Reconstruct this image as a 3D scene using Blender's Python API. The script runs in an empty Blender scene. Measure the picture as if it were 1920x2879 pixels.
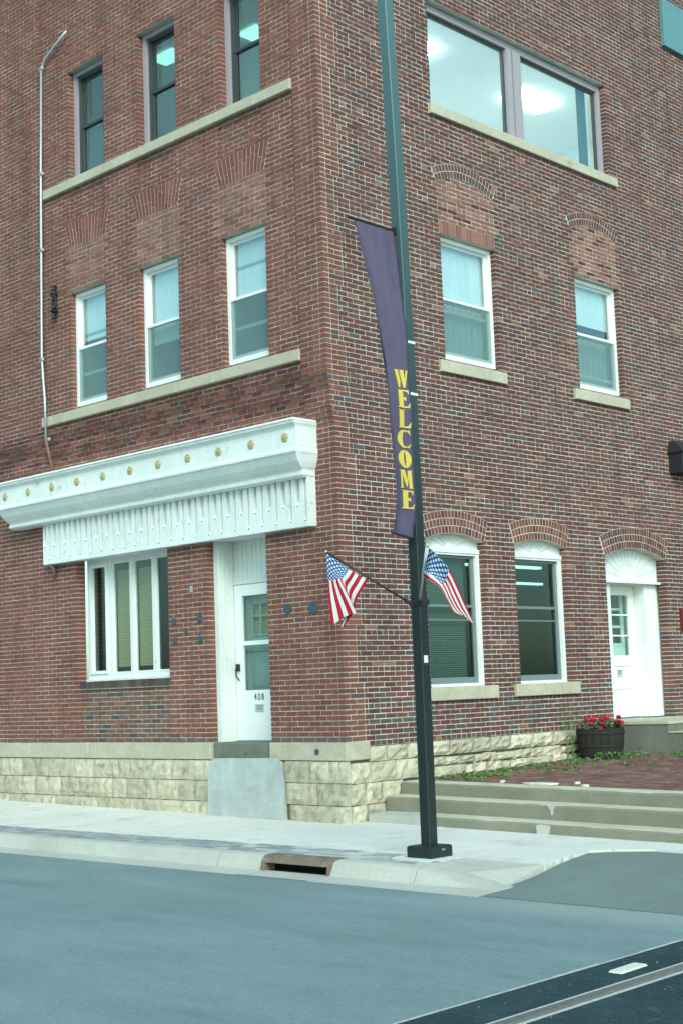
import bpy, math, random
from mathutils import Vector, Matrix
R = random.Random(7)
scene = bpy.context.scene
col = scene.collection

# ------------------------------------------------------------------ camera
CAM_POS = Vector((12.73, -13.08, 0.688))
CAM_F = 4027.4                       # focal length in photo pixels (photo 1920 px wide)
PITCH, ROLL, YAW = math.radians(6.4036), math.radians(-2.1564), math.radians(-43.4498)
_fw = Vector((math.sin(YAW) * math.cos(PITCH), math.cos(YAW) * math.cos(PITCH), math.sin(PITCH)))
_rt = Vector((math.cos(YAW), -math.sin(YAW), 0)); _up = _rt.cross(_fw)
_r = _rt * math.cos(ROLL) + _up * math.sin(ROLL); _u = -_rt * math.sin(ROLL) + _up * math.cos(ROLL)
cam_data = bpy.data.cameras.new('camera'); cam = bpy.data.objects.new('camera', cam_data); col.objects.link(cam)
cam_data.sensor_fit = 'HORIZONTAL'; cam_data.sensor_width = 36.0; cam_data.lens = CAM_F / 1920 * 36
cam_data.shift_x = (960 - 1005) / 1920; cam_data.shift_y = (1480 - 1439.5) / 1920
cam_data.clip_start = 0.1; cam_data.clip_end = 1500
M = Matrix(((_r.x, _u.x, -_fw.x, CAM_POS.x), (_r.y, _u.y, -_fw.y, CAM_POS.y), (_r.z, _u.z, -_fw.z, CAM_POS.z), (0, 0, 0, 1)))
cam.matrix_world = M
scene.camera = cam

# ------------------------------------------------------------------ sky, sun, exposure (overcast)
SUN_TO = Vector((0.72, -0.52, 0.70)).normalized()
SUN_EL = math.asin(SUN_TO.z); SUN_AZ = math.atan2(SUN_TO.x, SUN_TO.y)
SKY_TINT = (0.76, 1.08, 0.98, 1)
world = bpy.data.worlds.new('World'); scene.world = world; world.use_nodes = True
wn = world.node_tree.nodes; wl = world.node_tree.links; wn.clear()
w_out = wn.new('ShaderNodeOutputWorld'); w_bg = wn.new('ShaderNodeBackground'); w_sky = wn.new('ShaderNodeTexSky')
w_mix = wn.new('ShaderNodeMix'); w_mix.data_type = 'RGBA'; w_mix.blend_type = 'MULTIPLY'; w_mix.inputs[0].default_value = 1
w_sky.sky_type = 'NISHITA'; w_sky.sun_disc = False; w_sky.sun_elevation = SUN_EL; w_sky.sun_rotation = SUN_AZ
w_sky.air_density = 1.0; w_sky.dust_density = 2.0; w_sky.ozone_density = 1.0
wl.new(w_sky.outputs[0], w_mix.inputs[6]); w_mix.inputs[7].default_value = SKY_TINT
wl.new(w_mix.outputs[2], w_bg.inputs[0]); w_bg.inputs[1].default_value = 0.142
wl.new(w_bg.outputs[0], w_out.inputs[0])
sun_d = bpy.data.lights.new('sun', 'SUN'); sun_d.energy = 1.45; sun_d.angle = math.radians(30); sun_d.color = (0.90, 1.0, 1.0)
sun = bpy.data.objects.new('sun', sun_d); col.objects.link(sun)
sun.rotation_euler = (-SUN_TO).to_track_quat('-Z', 'Y').to_euler()
vs = scene.view_settings
vs.view_transform = 'Standard'; vs.look = 'None'; vs.gamma = 1; vs.use_curve_mapping = False; vs.exposure = 0.78

# ------------------------------------------------------------------ materials
def srgb(r, g, b):
    f = lambda c: (c / 255 / 12.92) if c / 255 <= 0.04045 else ((c / 255 + 0.055) / 1.055) ** 2.4
    return (f(r), f(g), f(b))

MATS = {}
def mat(name, base=(0.5, 0.5, 0.5), rough=0.8, var=0.12, scale=6.0, var2=0.0, scale2=0.7, bump=0.0, bscale=60.0, attr=False,
        spec=0.3, metal=0.0, stain=None, stain_scale=1.5, stain_lo=0.55, stain_hi=0.75, coat=0.0, stretch=None, objrand=0.0, streak=0.0, speck=None, speck_scale=120, speck_lo=0.62):
    m = bpy.data.materials.new(name); m.use_nodes = True; MATS[name] = m
    nt = m.node_tree; N = nt.nodes; L = nt.links; bs = N['Principled BSDF']
    bs.inputs['Roughness'].default_value = rough; bs.inputs['Metallic'].default_value = metal
    bs.inputs['Specular IOR Level'].default_value = spec
    if coat: bs.inputs['Coat Weight'].default_value = coat; bs.inputs['Coat Roughness'].default_value = 0.2
    geo = N.new('ShaderNodeNewGeometry'); vec = geo.outputs['Position']
    if stretch:
        mp = N.new('ShaderNodeMapping'); mp.inputs['Scale'].default_value = stretch; L.new(vec, mp.inputs['Vector']); vec = mp.outputs['Vector']
    def noise(sc, det=4):
        n = N.new('ShaderNodeTexNoise'); n.inputs['Scale'].default_value = sc; n.inputs['Detail'].default_value = det; n.inputs['Roughness'].default_value = 0.62
        L.new(vec, n.inputs['Vector']); return n.outputs['Fac']
    if attr:
        a = N.new('ShaderNodeAttribute'); a.attribute_name = 'Col'; c = a.outputs['Color']
    else:
        rgb = N.new('ShaderNodeRGB'); rgb.outputs[0].default_value = (*base, 1); c = rgb.outputs[0]
    def modulate(c, fac, amt):
        mr = N.new('ShaderNodeMapRange'); mr.inputs[1].default_value = 0.25; mr.inputs[2].default_value = 0.75
        mr.inputs[3].default_value = 1 - amt; mr.inputs[4].default_value = 1 + amt; L.new(fac, mr.inputs[0])
        mx = N.new('ShaderNodeMix'); mx.data_type = 'RGBA'; mx.blend_type = 'MULTIPLY'; mx.inputs[0].default_value = 1
        L.new(c, mx.inputs[6]); L.new(mr.outputs[0], mx.inputs[7]); return mx.outputs[2]
    if var: c = modulate(c, noise(scale), var)
    if objrand:
        oi = N.new('ShaderNodeObjectInfo'); c = modulate(c, oi.outputs['Random'], objrand)
    if var2: c = modulate(c, noise(scale2, 5), var2)
    if streak:
        ms_ = N.new('ShaderNodeMapping'); ms_.inputs['Scale'].default_value = (2.6, 2.6, 0.22); L.new(geo.outputs['Position'], ms_.inputs['Vector'])
        n_ = N.new('ShaderNodeTexNoise'); n_.inputs['Scale'].default_value = 1.6; n_.inputs['Detail'].default_value = 6; n_.inputs['Roughness'].default_value = 0.7; L.new(ms_.outputs[0], n_.inputs['Vector']); c = modulate(c, n_.outputs['Fac'], streak)
    def blend(c, fac, lo, hi, colr):
        mr = N.new('ShaderNodeMapRange'); mr.inputs[1].default_value = lo; mr.inputs[2].default_value = hi; L.new(fac, mr.inputs[0])
        mx = N.new('ShaderNodeMix'); mx.data_type = 'RGBA'; L.new(mr.outputs[0], mx.inputs[0]); L.new(c, mx.inputs[6])
        mx.inputs[7].default_value = (*colr, 1); return mx.outputs[2]
    if stain: c = blend(c, noise(stain_scale, 6), stain_lo, stain_hi, stain)
    if speck: c = blend(c, noise(speck_scale, 2), speck_lo, speck_lo + 0.06, speck)
    L.new(c, bs.inputs['Base Color'])
    if bump:
        b = N.new('ShaderNodeBump'); b.inputs['Strength'].default_value = bump; b.inputs['Distance'].default_value = 0.01
        L.new(noise(bscale, 5), b.inputs['Height']); L.new(b.outputs[0], bs.inputs['Normal'])
    return m

mat('brick_face', attr=True, rough=0.86, var=0.2, scale=55, var2=0.15, scale2=0.8, streak=0.22, bump=0.35, bscale=140, spec=0.2)
mat('mortar_pale', (0.53, 0.54, 0.455), 0.95, 0.2, 30, 0.2, 1.1, bump=0.4, bscale=200, spec=0.1, streak=0.2)
mat('mortar_corbel_shade', (0.30, 0.29, 0.25), 0.95, 0.3, 25, 0.3, 2, bump=0.4, bscale=200, spec=0.1)  # mortar darkened to paint in the shade under the corbels
mat('mortar_red_wall', (0.44, 0.43, 0.36), 0.95, 0.2, 30, 0.2, 0.9, bump=0.4, bscale=200, spec=0.1, streak=0.22)
mat('limestone', (0.50, 0.435, 0.325), 0.95, 0.2, 11, 0.16, 2.2, bump=1.0, bscale=26, spec=0.15, objrand=0.14, stain=(0.20, 0.18, 0.14), stain_scale=6.5, stain_lo=0.53, stain_hi=0.75)
mat('stone_cut', (0.48, 0.425, 0.325), 0.92, 0.12, 14, 0.14, 1.6, bump=0.3, bscale=90, spec=0.15, stain=(0.27, 0.25, 0.2), stain_scale=2.6, stain_lo=0.6, stain_hi=0.8)
mat('stone_joint', (0.15, 0.135, 0.10), 0.95, 0.2, 14, 0.2, 2, bump=0.6, bscale=60)
mat('concrete_walk', (0.63, 0.61, 0.56), 0.92, 0.10, 26, 0.08, 0.9, bump=0.25, bscale=150, spec=0.2, stain=(0.42, 0.41, 0.37), stain_scale=2.2, stain_lo=0.56, stain_hi=0.8)
mat('concrete_kerb', (0.44, 0.43, 0.38), 0.92, 0.08, 20, 0.12, 1.2, bump=0.25, bscale=120, spec=0.2, stain=(0.38, 0.37, 0.32), stain_scale=1.8, stain_lo=0.55, stain_hi=0.78)
mat('concrete_smooth', (0.43, 0.455, 0.44), 0.9, 0.10, 14, 0.16, 1.8, bump=0.3, bscale=60, spec=0.2, streak=0.12, stain=(0.30, 0.31, 0.29), stain_scale=3.5, stain_lo=0.58, stain_hi=0.82)
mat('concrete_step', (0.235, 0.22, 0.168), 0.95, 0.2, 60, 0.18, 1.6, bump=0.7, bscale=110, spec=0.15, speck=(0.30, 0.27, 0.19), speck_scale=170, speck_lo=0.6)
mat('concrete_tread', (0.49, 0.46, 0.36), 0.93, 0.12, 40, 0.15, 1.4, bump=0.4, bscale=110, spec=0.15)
mat('concrete_stoop', (0.17, 0.175, 0.14), 0.95, 0.16, 30, 0.2, 2.5, bump=0.5, bscale=80, spec=0.15, stain=(0.07, 0.075, 0.06), stain_scale=4, stain_lo=0.6, stain_hi=0.75)
mat('asphalt', (0.172, 0.232, 0.238), 0.9, 0.3, 110, 0.14, 1.9, bump=0.35, bscale=220, spec=0.3, stretch=(0.3, 1, 1), stain=(0.13, 0.185, 0.195), stain_scale=2.3, stain_lo=0.56, stain_hi=0.78)
mat('asphalt_drive', (0.165, 0.20, 0.19), 0.92, 0.32, 90, 0.1, 2.2, bump=0.4, bscale=200, spec=0.25)
mat('paver_band', attr=True, rough=0.92, var=0.12, scale=60, bump=0.4, bscale=140)
mat('paver_red', attr=True, rough=0.93, var=0.2, scale=50, var2=0.2, scale2=2.5, bump=0.4, bscale=120)
mat('paver_sand', (0.10, 0.092, 0.07), 0.95, 0.3, 30, bump=0.5, bscale=80)
mat('white_paint', (0.74, 0.75, 0.72), 0.55, 0.05, 12, 0.06, 1.4, spec=0.35, stain=(0.46, 0.46, 0.41), stain_scale=7, stain_lo=0.60, stain_hi=0.80, streak=0.07)
mat('white_frame', (0.8, 0.8, 0.78), 0.45, 0.03, 12, 0.03, 1.4, spec=0.4)
mat('weathered_white', (0.68, 0.70, 0.66), 0.6, 0.08, 16, 0.08, 1.5, spec=0.3, stain=(0.36, 0.35, 0.30), stain_scale=7, stain_lo=0.66, stain_hi=0.78)
mat('mauve_frame', (0.36, 0.31, 0.34), 0.55, 0.06, 20, spec=0.3)
mat('dark_sash', (0.05, 0.058, 0.062), 0.45, 0.1, 20, spec=0.4)
mat('grey_sash', (0.16, 0.2, 0.2), 0.45, 0.08, 20, spec=0.4)
mat('groove_grey', (0.42, 0.45, 0.44), 0.7, 0.05)
mat('gold', (0.42, 0.36, 0.17), 0.5, 0.2, 60, spec=0.4)
mat('pole_paint', (0.012, 0.019, 0.018), 0.45, 0.15, 20, 0.15, 2, spec=0.4, stain=(0.035, 0.048, 0.047), stain_scale=7, stain_lo=0.6, stain_hi=0.74)
mat('galvanised', (0.5, 0.53, 0.54), 0.45, 0.1, 30, metal=0.6)
mat('rust_pipe', (0.2, 0.11, 0.09), 0.8, 0.2, 30)
mat('black_iron', (0.02, 0.02, 0.022), 0.5, 0.15, 40, spec=0.4)
mat('rust_cast', (0.17, 0.13, 0.10), 0.85, 0.2, 25, 0.3, 4, bump=0.4, bscale=80, stain=(0.33, 0.29, 0.22), stain_scale=6, stain_lo=0.58, stain_hi=0.72)
mat('drain_dark', (0.012, 0.012, 0.012), 0.95, 0.1)
mat('anchor_blue', (0.055, 0.09, 0.115), 0.7, 0.2, 60)
mat('banner_purple', (0.105, 0.082, 0.135), 0.85, 0.1, 60, 0.14, 2.4, spec=0.15, streak=0.12)
mat('banner_yellow', (0.64, 0.47, 0.09), 0.8, 0.05, 30, spec=0.2)
mat('teal_metal', (0.12, 0.25, 0.27), 0.5, 0.08, 8, spec=0.4)
mat('room_dark', (0.10, 0.115, 0.105), 0.9, 0.1, 3)
mat('room_teal', (0.22, 0.28, 0.27), 0.9, 0.1, 3)
mat('room_mid', (0.3, 0.34, 0.33), 0.9, 0.06, 3)
mat('room_white', (0.72, 0.74, 0.72), 0.9, 0.03, 3)
mat('shade_white', (0.78, 0.8, 0.78), 0.9, 0.07, 5, 0.06, 1.3, stretch=(4, 4, 0.5))
mat('curtain', (0.42, 0.48, 0.48), 0.9, 0.15, 9, stretch=(6, 6, 0.3))
mat('blind_tan', (0.56, 0.42, 0.24), 0.6, 0.05, 10)
mat('blind_grey', (0.30, 0.33, 0.3), 0.6, 0.05, 10)
mat('stave_wood', (0.03, 0.024, 0.02), 0.85, 0.3, 18, bump=0.5, bscale=60, stretch=(4, 4, 0.4))
mat('hoop_iron', (0.025, 0.028, 0.03), 0.6, 0.2, 30)
mat('soil', (0.035, 0.028, 0.02), 0.95, 0.3, 30)
mat('leaf', (0.03, 0.09, 0.035), 0.7, 0.35, 25)
mat('leaf_weed', (0.085, 0.2, 0.05), 0.75, 0.35, 25)
mat('stem_green', (0.13, 0.24, 0.08), 0.8, 0.2, 20)
mat('petal_red', (0.52, 0.014, 0.03), 0.7, 0.3, 70)
mat('rail_steel', (0.26, 0.27, 0.28), 0.4, 0.15, 30, metal=0.7)
mat('rail_rust', (0.2, 0.17, 0.14), 0.8, 0.2, 30)
mat('rubber', (0.027, 0.052, 0.062), 0.75, 0.2, 60, 0.3, 3, bump=0.5, bscale=120, stain=(0.08, 0.11, 0.12), stain_scale=9, stain_lo=0.6, stain_hi=0.75)
mat('panel_edge', (0.45, 0.45, 0.4), 0.85, 0.25, 20)
mat('pale_debris', (0.6, 0.58, 0.5), 0.9, 0.15, 20)
mat('ink', (0.07, 0.085, 0.085), 0.8, 0.1)
mat('paper', (0.55, 0.56, 0.5), 0.8, 0.05, 20)
mat('red_plate', (0.16, 0.02, 0.025), 0.5, 0.1)

def pole_sheen():
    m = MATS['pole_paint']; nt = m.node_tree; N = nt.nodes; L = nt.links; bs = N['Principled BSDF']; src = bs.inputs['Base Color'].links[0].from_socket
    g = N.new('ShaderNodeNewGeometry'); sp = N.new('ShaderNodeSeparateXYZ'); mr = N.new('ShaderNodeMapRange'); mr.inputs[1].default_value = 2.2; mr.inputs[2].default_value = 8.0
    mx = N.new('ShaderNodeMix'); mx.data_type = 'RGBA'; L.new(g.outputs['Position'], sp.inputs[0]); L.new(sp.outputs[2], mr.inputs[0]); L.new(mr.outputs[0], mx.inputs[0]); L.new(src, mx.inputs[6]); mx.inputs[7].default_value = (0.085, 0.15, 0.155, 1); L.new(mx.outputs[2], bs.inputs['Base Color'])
pole_sheen()                            # sky sheen painted into the colour, paler teal towards the top
def glass_mat(name, tint, refl, ripple=0.0, rough=0.0):
    m = bpy.data.materials.new(name); m.use_nodes = True; MATS[name] = m
    nt = m.node_tree; N = nt.nodes; L = nt.links; N.clear()
    o = N.new('ShaderNodeOutputMaterial'); mx = N.new('ShaderNodeMixShader'); tr = N.new('ShaderNodeBsdfTransparent'); gl = N.new('ShaderNodeBsdfGlossy')
    lw = N.new('ShaderNodeLayerWeight'); lw.inputs['Blend'].default_value = 0.5
    pw = N.new('ShaderNodeMath'); pw.operation = 'POWER'; pw.inputs[1].default_value = 4.0; L.new(lw.outputs['Facing'], pw.inputs[0])
    mr = N.new('ShaderNodeMapRange'); mr.inputs[3].default_value = refl; mr.inputs[4].default_value = 0.95
    L.new(pw.outputs[0], mr.inputs[0]); L.new(mr.outputs[0], mx.inputs[0]); L.new(tr.outputs[0], mx.inputs[1]); L.new(gl.outputs[0], mx.inputs[2]); L.new(mx.outputs[0], o.inputs[0])
    tr.inputs[0].default_value = (*tint, 1); gl.inputs['Color'].default_value = (0.95, 1, 1, 1); gl.inputs['Roughness'].default_value = rough
    if ripple:
        g = N.new('ShaderNodeNewGeometry'); n = N.new('ShaderNodeTexNoise'); n.inputs['Scale'].default_value = 5.0; n.inputs['Detail'].default_value = 2; n.inputs['Distortion'].default_value = 2.5
        b = N.new('ShaderNodeBump'); b.inputs['Strength'].default_value = ripple; b.inputs['Distance'].default_value = 0.01
        L.new(g.outputs['Position'], n.inputs['Vector']); L.new(n.outputs['Fac'], b.inputs['Height']); L.new(b.outputs[0], gl.inputs['Normal'])
    return m
glass_mat('glass_clear', (0.86, 0.95, 0.94), 0.05, 0.03)
glass_mat('glass_bright', (0.92, 0.98, 0.98), 0.16, 0.02)
glass_mat('glass_dark', (0.47, 0.60, 0.61), 0.05, 0.03)
glass_mat('glass_old', (0.62, 0.74, 0.73), 0.05, 0.05)
def screen_mat():
    m = bpy.data.materials.new('insect_screen'); m.use_nodes = True; MATS['insect_screen'] = m
    nt = m.node_tree; N = nt.nodes; L = nt.links; N.clear()
    o = N.new('ShaderNodeOutputMaterial'); mx = N.new('ShaderNodeMixShader'); tr = N.new('ShaderNodeBsdfTransparent'); df = N.new('ShaderNodeBsdfDiffuse')
    df.inputs[0].default_value = (0.22, 0.32, 0.32, 1); mx.inputs[0].default_value = 0.5
    L.new(tr.outputs[0], mx.inputs[1]); L.new(df.outputs[0], mx.inputs[2]); L.new(mx.outputs[0], o.inputs[0])
screen_mat()
def emit_mat(name, c, s):
    m = bpy.data.materials.new(name); m.use_nodes = True; MATS[name] = m
    b = m.node_tree.nodes['Principled BSDF']; b.inputs['Emission Color'].default_value = (*c, 1); b.inputs['Emission Strength'].default_value = s
emit_mat('tube_light', (0.85, 1.0, 0.95), 26.0)
emit_mat('tube_light_soft', (0.6, 1.0, 0.8), 1.6)

# ------------------------------------------------------------------ mesh helpers
ORG = {}                                   # world position of every object (no rotations in parents)
class MB:
    def __init__(s): s.v = []; s.f = []; s.c = []
    def add(s, vs, fs, c=None):
        o = len(s.v); s.v += [tuple(p) for p in vs]
        for f in fs: s.f.append(tuple(i + o for i in f)); s.c.append(c)
    def hexa(s, p, c=None):                # 8 corners: 0-3 one face, 4-7 the opposite face in the same order
        s.add(p, [(0, 1, 2, 3), (7, 6, 5, 4), (0, 4, 5, 1), (1, 5, 6, 2), (2, 6, 7, 3), (3, 7, 4, 0)], c)
    def box(s, x0, x1, y0, y1, z0, z1, c=None):
        s.hexa([(x0, y0, z0), (x1, y0, z0), (x1, y1, z0), (x0, y1, z0), (x0, y0, z1), (x1, y0, z1), (x1, y1, z1), (x0, y1, z1)], c)
    def fbox(s, fac, s0, s1, d0, d1, z0, z1, c=None):
        s.hexa([F(fac, a, d, z) for d in (d0, d1) for a, z in ((s0, z0), (s1, z0), (s1, z1), (s0, z1))], c)
    def fprism(s, fac, poly, d0, d1, c=None):
        n = len(poly); vs = [F(fac, a, d0, z) for a, z in poly] + [F(fac, a, d1, z) for a, z in poly]
        fs = [tuple(range(n)), tuple(range(2 * n - 1, n - 1, -1))] + [(i, (i + 1) % n, n + (i + 1) % n, n + i) for i in range(n)]
        s.add(vs, fs, c)
    def frame(s, fac, s0, s1, z0, z1, w, d0, d1, wb=None):
        wb = wb or w
        s.fbox(fac, s0, s0 + w, d0, d1, z0, z1); s.fbox(fac, s1 - w, s1, d0, d1, z0, z1)
        s.fbox(fac, s0 + w, s1 - w, d0, d1 - 0.002, z1 - w, z1); s.fbox(fac, s0 + w, s1 - w, d0, d1 - 0.002, z0, z0 + wb)
    def tube(s, pts, r, n=8, cap=True, r2=None):
        pts = [Vector(p) for p in pts]; o = len(s.v); m = len(pts)
        for i, p in enumerate(pts):
            t = (pts[min(i + 1, m - 1)] - pts[max(i - 1, 0)]).normalized()
            a = t.orthogonal().normalized() if i == 0 else (a - t * a.dot(t)).normalized()
            b = t.cross(a); rr = r if r2 is None else r + (r2 - r) * i / (m - 1)
            for k in range(n): s.v.append(tuple(p + (a * math.cos(2 * math.pi * k / n) + b * math.sin(2 * math.pi * k / n)) * rr))
        for i in range(m - 1):
            for k in range(n):
                k2 = (k + 1) % n; s.f.append((o + i * n + k, o + i * n + k2, o + (i + 1) * n + k2, o + (i + 1) * n + k)); s.c.append(None)
        if cap:
            s.f.append(tuple(o + k for k in range(n - 1, -1, -1))); s.c.append(None)
            s.f.append(tuple(o + (m - 1) * n + k for k in range(n))); s.c.append(None)
    def lathe(s, c, prof, n=24, a0=0, a1=2 * math.pi, cap=False):
        o = len(s.v); full = abs(a1 - a0 - 2 * math.pi) < 1e-6; k = n if full else n + 1
        for (r, z) in prof:
            for i in range(k):
                a = a0 + (a1 - a0) * i / n; s.v.append((c[0] + r * math.cos(a), c[1] + r * math.sin(a), c[2] + z))
        for j in range(len(prof) - 1):
            for i in range(n):
                i2 = (i + 1) % k; s.f.append((o + j * k + i, o + j * k + i2, o + (j + 1) * k + i2, o + (j + 1) * k + i)); s.c.append(None)
    def build(s, name, m, parent=None, origin=None, smooth=False, **props):
        if not s.v: return None
        if origin is None:
            xs, ys, zs = zip(*s.v); origin = ((min(xs) + max(xs)) / 2, (min(ys) + max(ys)) / 2, min(zs))
        origin = Vector(origin)
        me = bpy.data.meshes.new(name); me.from_pydata([(x - origin.x, y - origin.y, z - origin.z) for x, y, z in s.v], [], s.f)
        if any(c is not None for c in s.c):
            at = me.color_attributes.new('Col', 'FLOAT_COLOR', 'CORNER'); buf = []
            for f, c in zip(s.f, s.c): buf += list((*(c or (0.3, 0.3, 0.3)), 1.0)) * len(f)
            at.data.foreach_set('color', buf)
        if m: me.materials.append(MATS[m])
        if smooth: me.polygons.foreach_set('use_smooth', [True] * len(me.polygons))
        o = bpy.data.objects.new(name, me); col.objects.link(o)
        place(o, origin, parent)
        for k, val in props.items(): o[k] = val
        return o
def place(o, origin, parent):
    if parent: o.parent = parent; o.location = Vector(origin) - ORG[parent.name]
    else: o.location = origin
    ORG[o.name] = Vector(origin)
def F(fac, s, d, z):                       # facade coordinates: along, outward, up
    return (s, -d, z) if fac == 'L' else (d, s, z)
def thing(name, label, cat, loc, group=None):
    o = bpy.data.objects.new(name, None); col.objects.link(o); o.empty_display_size = 0.2; place(o, loc, None)
    o['label'] = label; o['category'] = cat
    if group: o['group'] = group
    return o
def part(name, loc, parent):
    o = bpy.data.objects.new(name, None); col.objects.link(o); o.empty_display_size = 0.1; place(o, loc, parent); return o
def jit(c, a): k = 1 + R.uniform(-a, a); return tuple(max(0, x * k * (1 + R.uniform(-a, a) * 0.25)) for x in c)
def lerp(a, b, t): return a + (b - a) * t

# ------------------------------------------------------------------ ground: road, gutter, kerb, walk, terrace
ROAD_Z = -1.205
mb = MB(); mb.add([(-400, -400, ROAD_Z), (400, -400, ROAD_Z), (400, 400, ROAD_Z), (-400, 400, ROAD_Z)], [(0, 1, 2, 3)])
def road_dust():
    m = MATS['asphalt']; N = m.node_tree.nodes; L = m.node_tree.links; bs = N['Principled BSDF']; src = bs.inputs['Base Color'].links[0].from_socket
    g = N.new('ShaderNodeNewGeometry'); sp = N.new('ShaderNodeSeparateXYZ'); L.new(g.outputs['Position'], sp.inputs[0])
    n = N.new('ShaderNodeTexNoise'); n.inputs['Scale'].default_value = 1.2; n.inputs['Detail'].default_value = 5; L.new(g.outputs['Position'], n.inputs['Vector'])
    def mm(op, a, b):
        q = N.new('ShaderNodeMath'); q.operation = op; q.use_clamp = op == 'MULTIPLY'
        for i, v in enumerate((a, b)):
            if isinstance(v, (int, float)): q.inputs[i].default_value = v
            else: L.new(v, q.inputs[i])
        return q.outputs[0]
    yy = mm('ADD', sp.outputs[1], mm('MULTIPLY', mm('SUBTRACT', n.outputs['Fac'], 0.5), 0.5)); 
    d = mm('ABSOLUTE', mm('ADD', yy, 3.12), 0); f = N.new('ShaderNodeMapRange'); f.inputs[1].default_value = 0.55; f.inputs[2].default_value = 0.1; L.new(d, f.inputs[0])
    fx = N.new('ShaderNodeMapRange'); fx.inputs[1].default_value = 3.6; fx.inputs[2].default_value = 5.2; L.new(sp.outputs[0], fx.inputs[0])
    mx = N.new('ShaderNodeMix'); mx.data_type = 'RGBA'; L.new(mm('MULTIPLY', mm('MULTIPLY', f.outputs[0], fx.outputs[0]), 0.6), mx.inputs[0]); L.new(src, mx.inputs[6]); mx.inputs[7].default_value = (0.30, 0.33, 0.31, 1); L.new(mx.outputs[2], bs.inputs['Base Color'])
road_dust()                            # pale silt washed along the gutter line at the drive mouth
road = mb.build('road', 'asphalt', origin=(0, -6, ROAD_Z), kind='structure')

def walk_z(x, y):
    zw = -1.015 - 0.012 * max(-12, min(x, 8)); t = max(0, min(1.15, (y + 1.85) / 1.85)); return lerp(-1.045, zw, t)
mb = MB(); mb.add([(-14, -2.4, -1.18), (4.2, -2.4, -1.18), (4.2, 0.35, -1.12), (-14, 0.35, -1.06)], [(0, 1, 2, 3)])
walk = mb.build('sidewalk', 'paver_sand', origin=(0, -1, -1.18), kind='structure')
def slab(poly):
    mb = MB(); n = len(poly); dz = R.uniform(-0.002, 0.002)
    mb.add([(x, y, walk_z(x, y) + dz) for x, y in poly] + [(x, y, -1.19) for x, y in poly], [tuple(range(n)), tuple(range(2 * n - 1, n - 1, -1))] + [(i, (i + 1) % n, n + (i + 1) % n, n + i) for i in range(n)])
    return mb.build('concrete_slab', 'concrete_walk', walk)
G = 0.013
xs = [-14 + 1.53 * i for i in range(11)] + [2.65]
for i in range(len(xs) - 1):
    slab([(xs[i] + G, -1.85), (xs[i + 1] - G, -1.85), (xs[i + 1] - G, -0.16), (xs[i] + G, -0.16)])
# narrow strip against the building and the patch before the steps
for i in range(len(xs) - 1):
    y1 = 0.30 if xs[i + 1] > 0.2 else 0.02
    slab([(xs[i] + 0.003, -0.154), (xs[i + 1] - 0.003, -0.154), (xs[i + 1] - 0.003, y1), (xs[i] + 0.003, y1)])
mat('joint_filler', (0.16, 0.15, 0.125), 0.95, 0.25, 20)
def joint(a, b, w_=0.028):
    a, b = Vector(a), Vector(b); t = (b - a).normalized(); n_ = Vector((-t.y, t.x)) * w_ / 2; mb = MB()
    P_ = [a + n_, b + n_, b - n_, a - n_]; mb.add([(p.x, p.y, walk_z(p.x, p.y) - 0.006) for p in P_], [(0, 1, 2, 3)]); mb.build('joint', 'joint_filler', walk)
for x in xs[1:]: joint((x, -1.85), (x, -0.16))
joint((-14, -0.157), (2.6, -0.157), 0.012); joint((2.65, -0.16), (2.65, 0.3)); joint((2.65, -0.7425), (4.1, -0.7425)); joint((4.255, -0.52), (4.255, 0.3))
# slabs by the driveway
def ragged(pts, n=9, a=0.025):
    out = []
    for p, q in zip(pts, pts[1:]):
        out.append(p)
        for k in range(1, n): out.append((lerp(p[0], q[0], k / n) + R.uniform(-a, a * 0.6), lerp(p[1], q[1], k / n) + R.uniform(-a, a) * 0.5))
    return out + [pts[-1]]
slab([(2.65 + G, -1.85)] + ragged([(4.36, -1.85), (4.22, -1.2), (4.12, -0.75)]) + [(2.65 + G, -0.75)])
slab([(2.65 + G, -0.735), (4.11, -0.735)] + ragged([(4.12, -0.72), (4.25, -0.53)], 4) + [(4.25, 0.32), (2.65 + G, 0.32)])
slab([(4.26, -0.52), (4.62, -0.30), (5.7, -0.26), (5.7, 0.32), (4.26, 0.32)])
slab([(5.71, -0.26), (7.0, -0.26), (7.0, 0.32), (5.71, 0.32)])
mb = MB(); P4 = [(3.36, -2.40, -1.05), (3.85, -2.385, -1.10), (4.32, -2.37, -1.188), (4.37, -1.862, -1.062), (3.36, -1.862, -1.048)]
mb.add(P4 + [(x, y_, -1.25) for x, y_, z in P4], [(0, 1, 2, 3, 4)] + [(i, (i + 1) % 5, 5 + (i + 1) % 5, 5 + i) for i in range(5)]); mb.build('corner_slab', 'concrete_kerb', walk)

# strip of small grey pavers between walk and kerb
PAV = []
y = -2.395
for row in range(5):
    x = -13 + (0.1 if row % 2 else 0)
    while x < 3.30:
        if not (2.66 < x + 0.1 < 3.34 and -2.33 < y + 0.05 < -1.5):
            PAV.append((x + 0.004, min(x + 0.2, 3.35) - 0.004, y + 0.004, y + 0.105))
        x += 0.2
    y += 0.109
PAV.sort(key=lambda p: (p[0] - CAM_POS.x) ** 2 + (p[2] - CAM_POS.y) ** 2)
rest = MB()
for i, (x0, x1, y0, y1) in enumerate(PAV):
    c = jit(R.choice([(0.27, 0.30, 0.30), (0.30, 0.33, 0.32), (0.25, 0.28, 0.28), (0.34, 0.36, 0.34)] + ([(0.45, 0.46, 0.43)] * 3 if x0 > 0.2 else [])), 0.12); z = -1.047 + R.uniform(-0.004, 0.003)
    m_ = MB() if i < 90 else rest
    m_.box(x0, x1, y0, y1, -1.12, z, c)
    if i < 90: m_.build('paver', 'paver_band', walk)
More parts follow.
